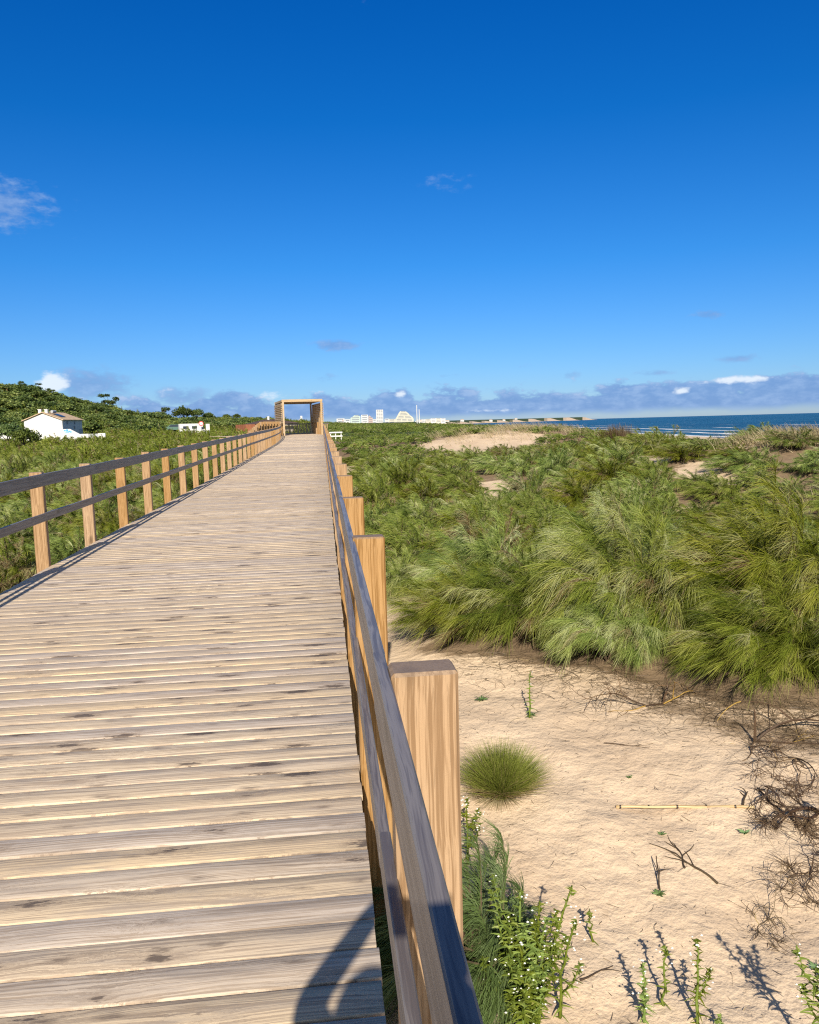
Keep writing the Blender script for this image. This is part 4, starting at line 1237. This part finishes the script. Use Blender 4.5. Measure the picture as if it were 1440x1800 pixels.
def weed_data(seed, h, nleaf, flowers, branches=2, lean=.05):
    rng = np.random.default_rng(seed); stem = G(); LP, LD, LL = [], [], []; FP = []
    axes = []
    k = 7; bend = rng.normal(0, lean, 2)
    pts = [np.array([bend[0] * (i / k) ** 2 * h * 3, bend[1] * (i / k) ** 2 * h * 3, h * i / k]) + (rng.normal(0, .006, 3) if i else 0) for i in range(k + 1)]
    axes.append((pts, .0055 + .008 * h, 1.))
    for b in range(branches):
        i = rng.integers(k // 3, k - 1); a = rng.random() * 6.28; L = h * rng.uniform(.2, .42)
        o = pts[i]; axes.append(([o, o + np.array([math.cos(a) * L * .35, math.sin(a) * L * .35, L * .45]), o + np.array([math.cos(a) * L * .5, math.sin(a) * L * .5, L])], .004, .5))
    for pts_, r_, wgt in axes:
        stem.tube(pts_, list(np.linspace(r_, r_ * .35, len(pts_))), 5)
        P = np.array(pts_); m_ = max(4, int(nleaf * wgt))
        for j in range(m_):
            t = (j + .5 + rng.random() * .5) / (m_ + 1) * (len(P) - 1); i = min(int(t), len(P) - 2); q = P[i] + (P[i + 1] - P[i]) * (t - i)
            a = j * 2.4 + rng.random() * .8; fr = t / (len(P) - 1)
            LP.append(q); LD.append([math.cos(a), math.sin(a), .55 - .5 * (1 - fr)]); LL.append((.06 - .036 * fr) * rng.uniform(.7, 1.3) * (.6 + .8 * h))
        for j in range(int(flowers * wgt) + (1 if flowers else 0)):
            FP.append(P[-1] + rng.normal(0, .014, 3) - (0, 0, rng.random() ** 2 * .28 * h) + np.array([rng.normal(0, .012), rng.normal(0, .012), 0]))
        for j in range(10):
            a = rng.random() * 6.28; LP.append(P[-1] - (0, 0, rng.random() * .05)); LD.append([math.cos(a), math.sin(a), .5]); LL.append(.028)
    LP, LD, LL = np.array(LP), nrm(np.array(LD, float)), np.array(LL)
    lv = []
    for wmul in (1.,):
        V, Fq, T_ = strands(LP, LD, LL, np.array([[0, 0, -.35]]) * LL[:, None], .0145, 3, np.clip(rng.normal(.5, .2, len(LP)), 0, 1), rng, .85); lv.append((V, Fq, T_))
        V, Fq, T_ = strands(LP, LD, LL, np.array([[0, 0, -.30]]) * LL[:, None], .011, 3, np.clip(rng.normal(.5, .2, len(LP)), 0, 1), rng, .85); lv.append((V, Fq, T_))
    V, Fq, T_ = join(lv)
    lm = mesh('leaves', V, [Fq], {'tint': T_}); lm.materials.append(M_WEED)
    sm = stem.data('stem', True); sm.attributes['tint'].data.foreach_set('value', np.full(len(sm.polygons), .55, np.float32)); sm.materials.append(M_WEED)
    fm = None
    if flowers:
        g = G()
        for p in FP:
            s = rng.uniform(.0045, .0075); g.add([(p[0] + s, p[1], p[2]), (p[0], p[1] + s, p[2]), (p[0] - s, p[1], p[2]), (p[0], p[1] - s, p[2]), (p[0], p[1], p[2] + s * .8), (p[0], p[1], p[2] - s * .8)], [[0, 1, 4], [1, 2, 4], [2, 3, 4], [3, 0, 4], [1, 0, 5], [2, 1, 5], [3, 2, 5], [0, 3, 5]])
        fm = g.data('blossom'); fm.materials.append(M_FLOWER)
    return sm, lm, fm


def put_weed(px, py, h, seed, label, nleaf=26, flowers=6, branches=2, lean=.018):
    p = ground(px, py)
    R = thing('weed', label, 'weed', tuple(p - np.array([0, 0, .015])))
    for nm, me in zip(('stem', 'leaves', 'blossom'), weed_data(seed, h, nleaf, flowers, branches, lean)):
        if me:
            o = link(nm, me, None, R)
            if nm == 'blossom': o['kind'] = 'stuff'
    return R


def px_h(px, py0, py1):
    """height of an upright thing standing at py0 with its top at py1"""
    p = ground(px, py0); d = ray(px, py1); t = p[1] / d[1]
    return float((np.array([0, 0, EYE]) + d * t)[2] - p[2])


for px, py0, py1, sd, fl, br, nl, lab in (
        (822, 1520, 1402, 1, 10, 4, 34, 'branching green weed rising right beside the near post'),
        (931, 1262, 1178, 2, 3, 0, 26, 'thin lone green weed on the sand between the round tuft and the scrub'),
        (984, 1790, 1600, 3, 8, 2, 36, 'tall single weed with pale flower head right of the white-flowered clump'),
        (1040, 1658, 1596, 4, 2, 0, 14, 'small thin weed behind and right of the tall single weed'),
        (1133, 1798, 1682, 5, 8, 1, 34, 'leafy weed at the bottom, left of three casting dark shadows on the sand'),
        (1168, 1768, 1664, 6, 4, 0, 22, 'slimmest weed of the three casting dark shadows at the bottom'),
        (1226, 1800, 1644, 7, 9, 1, 40, 'tallest leafy weed, right of the three casting dark shadows at the bottom'),
        (1447, 1900, 1672, 8, 9, 4, 44, 'weed cut off by the right edge, throwing a branched shadow on the sand'),
        (1265, 1812, 1778, 9, 0, 0, 10, 'tiny weed at the bottom edge right of the tallest leafy weed')):
    put_weed(px, py0, px_h(px, py0, py1), sd, lab, nl, fl, br)


def flower_clump():
    p = ground(922, 1835); rng = random.Random(6)
    R = thing('flowering_clump', 'dense clump of yellow-green stems dotted with tiny white flowers at the bottom', 'flowering plant', tuple(p))
    H = px_h(922, 1835, 1545)
    for k in range(11):
        a = rng.uniform(0, 6.28); r = .095 * math.sqrt(rng.random())
        for nm, me in zip(('stem', 'leaves', 'blossom'), weed_data(100 + k, H * rng.uniform(.5, 1.0), 44, 3, 4, .03)):
            if me:
                o = link(nm, me, None, R, (math.cos(a) * r, math.sin(a) * r * 1.2, -.02))
                if nm == 'blossom': o['kind'] = 'stuff'


flower_clump()


def soft_bush():
    p = ground(842, 1735)
    fo, stt = broom(201, .56, .88, 150, 100, .0042, .17, seg=3, tone=.5, brown=.0, pale=.12)
    R = thing('soft_shrub', 'soft blue-green shrub between the near post and the white-flowered clump', 'shrub', (p[0] - .02, p[1], p[2] - .02))
    me = bush_mesh('foliage', fo, M_TEALB); link('foliage', me, None, R)
    link('stems', bush_mesh('stems', stt, M_STEM), None, R)


soft_bush()


def tuft(px, py0, py1, label, seed, n=5200, spread=1., mat=None, dead=.12):
    p = ground(px, py0); H = px_h(px, py0, py1); rng = np.random.default_rng(seed)
    a = rng.random(n) * 6.28; q = rng.random(n) ** .6 * 1.12
    d = nrm(np.stack([np.sin(q) * np.cos(a) * spread, np.sin(q) * np.sin(a) * spread, np.cos(q)], -1) + rng.normal(0, .05, (n, 3)))
    P = np.stack([rng.normal(0, .07 * H, n), rng.normal(0, .07 * H, n), np.zeros(n)], -1)
    L = H * (.62 + .45 * rng.random(n))
    tint = np.clip(rng.normal(.5, .15, n), 0, .9); low = q > 1.0; tint = np.where(low & (rng.random(n) < .7), 1., tint); tint = np.where(rng.random(n) < dead * .3, 1., tint)
    V, Fq, T_ = strands(P, d, L, np.array([[0, 0, -.10]]) * L[:, None], .0034, 3, tint, rng, .8)
    V[:, 2] = np.maximum(V[:, 2], -.01)
    R = thing('grass_tuft', label, 'grass tuft', tuple(p))
    me = mesh('blades', V, [Fq], {'tint': T_}); me.materials.append(mat or M_TUFT); link('blades', me, None, R)
    # dead skirt
    n2 = n // 6; a = rng.random(n2) * 6.28
    V, Fq, T_ = strands(np.zeros((n2, 3)) + (0, 0, .012), nrm(np.stack([np.cos(a), np.sin(a), .16 + .1 * rng.random(n2)], -1)), H * (.3 + .3 * rng.random(n2)), np.array([[0, 0, -.14 * H]]) * np.ones((n2, 1)), .004, 3, np.clip(rng.normal(.35, .2, n2), 0, 1), rng)
    V[:, 2] = np.maximum(V[:, 2], -.01)
    me = mesh('dead_skirt', V, [Fq], {'tint': T_}); me.materials.append(M_DRY); link('dead_skirt', me, None, R)


tuft(882, 1398, 1296, 'round bright green grass tuft alone on the open sand', 3)


def rosette(px, py, r, label, seed):
    p = ground(px, py); rng = np.random.default_rng(seed); n = 13; a = np.arange(n) * 2.4
    d = nrm(np.stack([np.cos(a), np.sin(a), .5 + .5 * rng.random(n)], -1)); L = r * (.6 + .5 * rng.random(n))
    V, Fq, T_ = strands(np.zeros((n, 3)), d, L, np.array([[0, 0, -.25]]) * L[:, None], r * .28, 3, np.clip(rng.normal(.4, .15, n), 0, 1), rng, .7)
    me = mesh('seedling', V, [Fq], {'tint': T_}); o = link('seedling', me, M_TEALB, None, tuple(p + np.array([0, 0, .004])))
    tag(o, label, 'seedling')


rosette(1159, 1574, .062, 'blue-green seedling at the foot of the curved twig', 1)
rosette(1310, 1466, .06, 'blue-green seedling beside the dead root tangle', 2)
rosette(1164, 1468, .04, 'small dark seedling below the middle of the cane', 3)
rosette(1107, 1368, .035, 'tiny seedling above the left part of the cane', 4)
rosette(846, 1232, .09, 'flat grey-green seedling near the top of the near post', 5)
rosette(935, 1258, .07, 'grey-green leaf rosette at the foot of the thin lone weed', 6)
rosette(1437, 1705, .06, 'green seedling at the right edge of the picture', 7)

# dry cane lying on the sand
a_, b_ = ground(1083, 1422), ground(1326, 1422)
R = thing('cane', 'long pale dry cane lying across the sand', 'cane', tuple(a_ + np.array([0, 0, .016])), math.atan2(b_[1] - a_[1], b_[0] - a_[0]))
L_ = math.hypot(b_[0] - a_[0], b_[1] - a_[1]); sl_ = (b_[2] - a_[2]) / L_
g = G(); pts = []; rr = []
for k in range(25):
    t = k / 24 * L_; pts.append((t, .004 * math.sin(k * .7), sl_ * t)); rr.append(.0105 if k % 5 else .0125)
g.tube(pts, rr, 8); g.build('stalk', M_CANE, R, smooth=True)
for k in range(5):
    t = (k * 5 + .6) / 24 * L_; g = G(); g.tube([(t, 0, sl_ * t), (t + .012, 0, sl_ * (t + .012))], .0132, 8); g.build('node', M_TWIG, R)


def branch_lines(rng, p0, d0, L, depth, r, out, curl=.5, grav=0.):
    pts = [p0]; d = np.array(d0, float); n = 6
    for i in range(n):
        d = nrm(d + rng.normal(0, curl, 3) * .5 + np.array([0, 0, -grav])); q = pts[-1] + d * L / n; pts.append(q)
        if depth > 0 and rng.random() < .62 and i > 0:
            branch_lines(rng, q, nrm(d + rng.normal(0, .8, 3)), L * rng.uniform(.45, .75), depth - 1, r * (.62), out, curl, grav)
    out.append((np.array(pts), r))


def clamp_lines(lines, base):
    """keep every point on or above the sand"""
    for pts, r in lines:
        gz = height(pts[:, 0] + base[0], pts[:, 1] + base[1]) - base[2]
        pts[:, 2] = np.maximum(pts[:, 2], gz + r * .6)


def dead_plant(name, label, cat, px, py, seed, specs, mat=None, tint=(.2, .15), litter=0, litL=.2):
    base = ground(px, py); rng = np.random.default_rng(seed); g = G()
    R = thing(name, label, cat, tuple(base)); lines = []
    for d0, L, depth, r, curl, gv in specs: branch_lines(rng, np.array([0, 0, .01]), np.array(d0, float), L, depth, r, lines, curl, gv)
    clamp_lines(lines, base)
    for pts, r in lines: g.tube(pts, list(np.linspace(r, r * .35, len(pts))), 5, float(np.clip(rng.normal(*tint), 0, 1)))
    g.build('branches', mat or M_TWIG, R)
    if litter:
        src = np.concatenate([l[0] for l in lines]); i = rng.integers(len(src), size=litter)
        d = nrm(rng.normal(size=(litter, 3)) * (1, 1, .55)); Ls = litL * (.4 + rng.random(litter))
        V, Fq, T_ = strands(src[i], d, Ls, rng.normal(0, .25, (litter, 3)) * Ls[:, None] + np.array([[0, 0, -.25]]) * Ls[:, None], .0045, 4, np.clip(rng.normal(.45, .18, litter), 0, .9), rng)
        V[:, 2] = np.maximum(V[:, 2], height(V[:, 0] + base[0], V[:, 1] + base[1]) - base[2] + .004)
        me = mesh('twig_mat', V, [Fq], {'tint': T_}); me.materials.append(M_TWIG); link('twig_mat', me, None, R)['kind'] = 'stuff'
    return R


dead_plant('dead_shrub', 'dark dead shrub with a tangle of brown twigs at the right edge of the sand', 'dead shrub', 1440, 1430, 4,
           [((-1, -.2, .55), .36, 3, .014, .5, .14), ((-.8, -.8, .35), .38, 3, .011, .5, .14), ((-.4, -1, .4), .42, 3, .011, .5, .14), ((.1, -1, .5), .45, 3, .011, .5, .1), ((-1, .35, .4), .28, 2, .011, .4, .1), ((.6, -.6, .6), .5, 3, .011, .5, .1)], None, (.16, .12), 1500, .12)
dead_plant('dead_shrub', 'second dead brown shrub with matted twigs below the dark tangle, at the right edge', 'dead shrub', 1425, 1535, 14,
           [((-1, .1, .3), .20, 3, .005, .5, .1), ((-.5, -.8, .3), .2, 3, .005, .5, .1), ((.5, -.6, .3), .2, 3, .005, .5, .1), ((.3, .6, .4), .2, 2, .005, .5, .1)], None, (.3, .15), 420, .13)
dead_plant('bent_branch', 'bent branch, yellow above and dark below, sticking out under the far right bush', 'branch', 1327, 1305, 5,
           [((.05, .1, 1), .26, 0, .014, .15, 0), ((.9, .2, .75), .75, 2, .013, .2, .18), ((.8, -.2, .1), .62, 2, .010, .35, .05), ((-.8, -.6, .1), .4, 2, .007, .4, .05)], None, (.55, .45), 120, .2)
dead_plant('bent_branch', 'yellow-brown broken branch lying on the twig litter below the tall bushes', 'branch', 1165, 1240, 6,
           [((.3, .3, .8), .25, 1, .011, .3, .1), ((-1, -.35, .12), .5, 2, .009, .3, .05), ((.9, -.2, .3), .35, 2, .008, .35, .1)], None, (.75, .35), 100, .18)
dead_plant('dry_twigs', 'spread of thin dead twigs on the sand left of the bent branch at right', 'twigs', 1400, 1335, 7,
           [((-1, -.2, .1), .38, 3, .005, .5, .02), ((-.6, -.8, .1), .36, 3, .005, .5, .02), ((-1, .3, .1), .36, 3, .005, .5, .02), ((.2, -1, .1), .4, 3, .006, .5, .02)], None, (.4, .2), 200, .14)
dead_plant('dry_twigs', 'loose patch of curled dry twigs below the dead shrubs near the right edge', 'twigs', 1350, 1620, 8,
           [((-1, -.1, .1), .2, 3, .003, .6, .02), ((.8, .4, .1), .22, 3, .003, .6, .02), ((.2, -1, .1), .18, 2, .003, .6, .02)], None, (.45, .2), 120, .09)
for px, py, sd, d0, L, r, lab in ((1262, 1556, 21, (-.5, .75, .10), .36, .0085, 'longer of the two dark twigs right of centre on the open sand'),
                                  (1204, 1528, 22, (.3, 1, .12), .24, .007, 'dark forked twig left of the longer twig on the sand'),
                                  (1160, 1566, 23, (.15, .8, .5), .22, .006, 'curved dark twig arching over the blue-green seedling'),
                                  (1306, 1418, 24, (.3, .6, .5), .15, .009, 'short dark stub of root standing by the right end of the cane'),
                                  (1020, 1726, 25, (1, .28, .02), .22, .006, 'thin dark twig lying between the tall single weed and the three weeds'),
                                  (1062, 1308, 26, (1, -.1, .02), .36, .004, 'long thin dry twig lying on the upper part of the sand')):
    dead_plant('twig', lab, 'twig', px, py, sd, [(d0, L, 1, r, .22, .08)], None, (.1, .1))


def litter():
    rng = np.random.default_rng(17); n = 5200
    x = rng.uniform(1.2, 6.2, n); y = np.interp(x, FRONT[:, 0], FRONT[:, 1]) + .25 - np.abs(rng.normal(0, .55, n))
    k = rng.random(n) < np.clip((x - 1.0) / 2.2, .12, 1); x, y = x[k], y[k]
    n3 = 2200; x = np.concatenate([x, rng.uniform(.5, 4.6, n3)]); y = np.concatenate([y, rng.uniform(2.6, 8, n3)]); n = len(x)
    P = np.stack([x, y, height(x, y) + .006], -1); a = rng.random(n) * 6.28
    d = np.stack([np.cos(a), np.sin(a), rng.random(n) * .25], -1)
    L = np.where(np.arange(n) < n - n3, .08 + .25 * rng.random(n) ** 2, .012 + .06 * rng.random(n) ** 3)
    V, Fq, T_ = strands(P, d, L, rng.normal(0, .35, (n, 3)) * L[:, None] * (1, 1, 0) + np.array([[0, 0, -.12]]) * L[:, None], .0036, 5, np.clip(rng.normal(.42, .2, n), 0, .9), rng, .5)
    V[:, 2] = np.maximum(V[:, 2], height(V[:, 0], V[:, 1]) + .003)
    tag(link('twig_litter', mesh('twig_litter', V, [Fq], {'tint': T_}), M_TWIG), 'brown fallen twigs littering the sand in front of the scrub', 'twig litter', None, 'stuff')


litter()


def dune_grass():
    rng = np.random.default_rng(23); PP = []
    for px, d, sx, sy, n, h in ((925, 55, 4.0, 3.0, 3000, .5), (860, 54, 4.0, 2.4, 1200, .4), (960, 57, 3, 2, 1500, .55), (1375, 31, 1.7, .8, 1500, .55), (1430, 30, 1.8, .8, 900, .5), (1310, 33, 1.2, .6, 500, .45), (1430, 22, .5, .5, 160, .6), (815, 56, 3, 2, 500, .5)):
        cx, cy = polar(px, d); x = rng.normal(cx, sx * .6, n); y = rng.normal(cy, sy * .6, n)
        cl = vnoise(x / .7, y / .7, 5) > -.12; x, y = x[cl], y[cl]
        PP.append(np.stack([x, y, height(x, y) - .02, np.full(len(x), h)], -1))
    P = np.concatenate(PP); n = len(P); L = P[:, 3] * (.5 + .7 * rng.random(n))
    d = nrm(np.stack([rng.normal(-.25, .3, n), rng.normal(0, .3, n), np.ones(n)], -1))
    V, Fq, T_ = strands(P[:, :3], d, L, WIND[None] * (.45 * L)[:, None], .022, 3, np.clip(rng.normal(.55, .2, n), 0, 1), rng)
    tag(link('dune_grass', mesh('dune_grass', V, [Fq], {'tint': T_}), M_DRY), 'dry straw-coloured grass along the top of the far dunes', 'dune grass', None, 'stuff')
    # rusty bare shrubs on the crest
    for px, dd, s, lab in ((1083, 37, .62, 'rusty brown leafless shrub on the dune crest, left of the pair against the sea'), (1103, 38, .7, 'rusty brown leafless shrub on the dune crest, right of the pair against the sea')):
        cx, cy = polar(px, dd); m_ = 700; a = rng.random(m_) * 6.28; q = rng.random(m_) * .6
        d = np.stack([np.sin(q) * np.cos(a), np.sin(q) * np.sin(a), np.cos(q)], -1); L = s * (1.2 + 1.1 * rng.random(m_))
        V, Fq, T_ = strands(rng.normal(0, .12, (m_, 3)) * (1, 1, 0), d, L, WIND[None] * (.2 * L)[:, None], .02, 3, np.clip(rng.normal(.45, .15, m_), 0, .9), rng)
        o = link('bare_shrub', mesh('bare_shrub', V, [Fq], {'tint': T_}), M_TWIG, None, (cx, cy, hgt(cx, cy))); tag(o, lab, 'shrub')


dune_grass()

# ------------------------------------------------------------------ the photographer, whose shadow falls on deck and rail
M_SKIN = plain('skin', (.55, .36, .27), .6, .05, 3.)
M_SHIRT = plain('blue_shirt', (.10, .16, .30), .9, .1, 20.)
M_PHONE = plain('black_phone', (.02, .02, .025), .3, .1)


def person():
    J = {'pelvis': (-.30, -.50, .93, .145), 'waist': (-.29, -.38, 1.11, .14), 'chest': (-.27, -.25, 1.29, .15), 'neck0': (-.28, -.42, 1.43, .075), 'neck': (-.27, -.40, 1.49, .06),
         'jaw': (-.265, -.38, 1.55, .078), 'head': (-.265, -.385, 1.62, .095), 'crown': (-.265, -.39, 1.69, .07),
         'shl': (-.385, -.12, 1.38, .075), 'ell': (-.385, .12, 1.34, .052), 'wrl': (-.215, .12, 1.60, .038), 'pal': (-.15, .05, 1.69, .038),
         'shr': (-.10, -.16, 1.38, .08), 'elr': (.09, -.05, 1.30, .052), 'wrr': (.045, -.04, 1.58, .034), 'par': (.0, -.065, 1.67, .036),
         'hil': (-.39, -.50, .88, .11), 'knl': (-.41, -.47, .50, .065), 'anl': (-.42, -.52, .10, .042), 'tol': (-.44, -.34, .035, .035),
         'hir': (-.20, -.50, .88, .11), 'knr': (-.19, -.46, .50, .065), 'anr': (-.18, -.51, .10, .042), 'tor': (-.16, -.33, .035, .035),
         'nose': (-.26, -.275, 1.605, .018)}
    E_ = [('pelvis', 'waist'), ('waist', 'chest'), ('chest', 'neck0'), ('neck0', 'neck'), ('neck', 'jaw'), ('jaw', 'head'), ('head', 'crown'), ('head', 'nose'), ('chest', 'shl'), ('shl', 'ell'), ('ell', 'wrl'), ('wrl', 'pal'),
          ('chest', 'shr'), ('shr', 'elr'), ('elr', 'wrr'), ('wrr', 'par'), ('pelvis', 'hil'), ('hil', 'knl'), ('knl', 'anl'), ('anl', 'tol'), ('pelvis', 'hir'), ('hir', 'knr'), ('knr', 'anr'), ('anr', 'tor')]
    for s, pa, sg in (('l', 'pal', 1), ('r', 'par', -1)):
        px_, py_, pz_, _ = J[pa]
        for k in range(4):
            z = pz_ + .035 - k * .021; L = (.034, .04, .038, .03)[k]
            J[f'{s}f{k}a'] = (px_ + sg * .02, py_ - .005, z, .0095); J[f'{s}f{k}b'] = (px_ + sg * (.02 + L), py_ - .01, z + .004, .009); J[f'{s}f{k}c'] = (px_ + sg * (.02 + L) + sg * .006, py_ - .03, z + .004, .0075)
            E_ += [(pa, f'{s}f{k}a'), (f'{s}f{k}a', f'{s}f{k}b'), (f'{s}f{k}b', f'{s}f{k}c')]
        J[f'{s}ta'] = (px_ + sg * .01, py_ - .03, pz_ + .03, .012); J[f'{s}tb'] = (px_ + sg * .035, py_ - .045, pz_ + .05, .009)
        E_ += [(pa, f'{s}ta'), (f'{s}ta', f'{s}tb')]
    names = list(J); me = bpy.data.meshes.new('person')
    me.from_pydata([J[k][:3] for k in names], [(names.index(a), names.index(b)) for a, b in E_], [])
    R = thing('person', 'person in a dark blue shirt holding up a phone, whose shadow falls on the deck', 'person', (0, 0, 0))
    o = link('body', me, M_SHIRT, R)
    md = o.modifiers.new('skin', 'SKIN'); sk = me.skin_vertices[0].data
    for i, k in enumerate(names): sk[i].radius = (J[k][3],) * 2
    sk[names.index('pelvis')].use_root = True
    sb = o.modifiers.new('sub', 'SUBSURF'); sb.levels = 1; sb.render_levels = 1
    # hair cap
    g = G()
    for i in range(6):
        z = 1.66 + i * .02; r = .102 * math.sqrt(max(.05, 1 - ((z - 1.66) / .125) ** 2))
    pts = [(-.265, -.40, 1.61 + .118 * math.sin(t)) for t in np.linspace(0, 1.5, 7)]; rr = [.105 * math.cos(t) + .004 for t in np.linspace(0, 1.5, 7)]
    g.tube(pts, rr, 14); g.build('hair', plain('brown_hair', (.05, .03, .02), .7, .2, 30.), R, smooth=True)
    ph = thing('phone', 'black phone held up by the photographer', 'phone', (-.05, -.045, 1.715))
    g = G(); g.box(-.075, .075, -.005, .004, -.04, .04, bev=.003); g.build('case', M_PHONE, ph)


person()
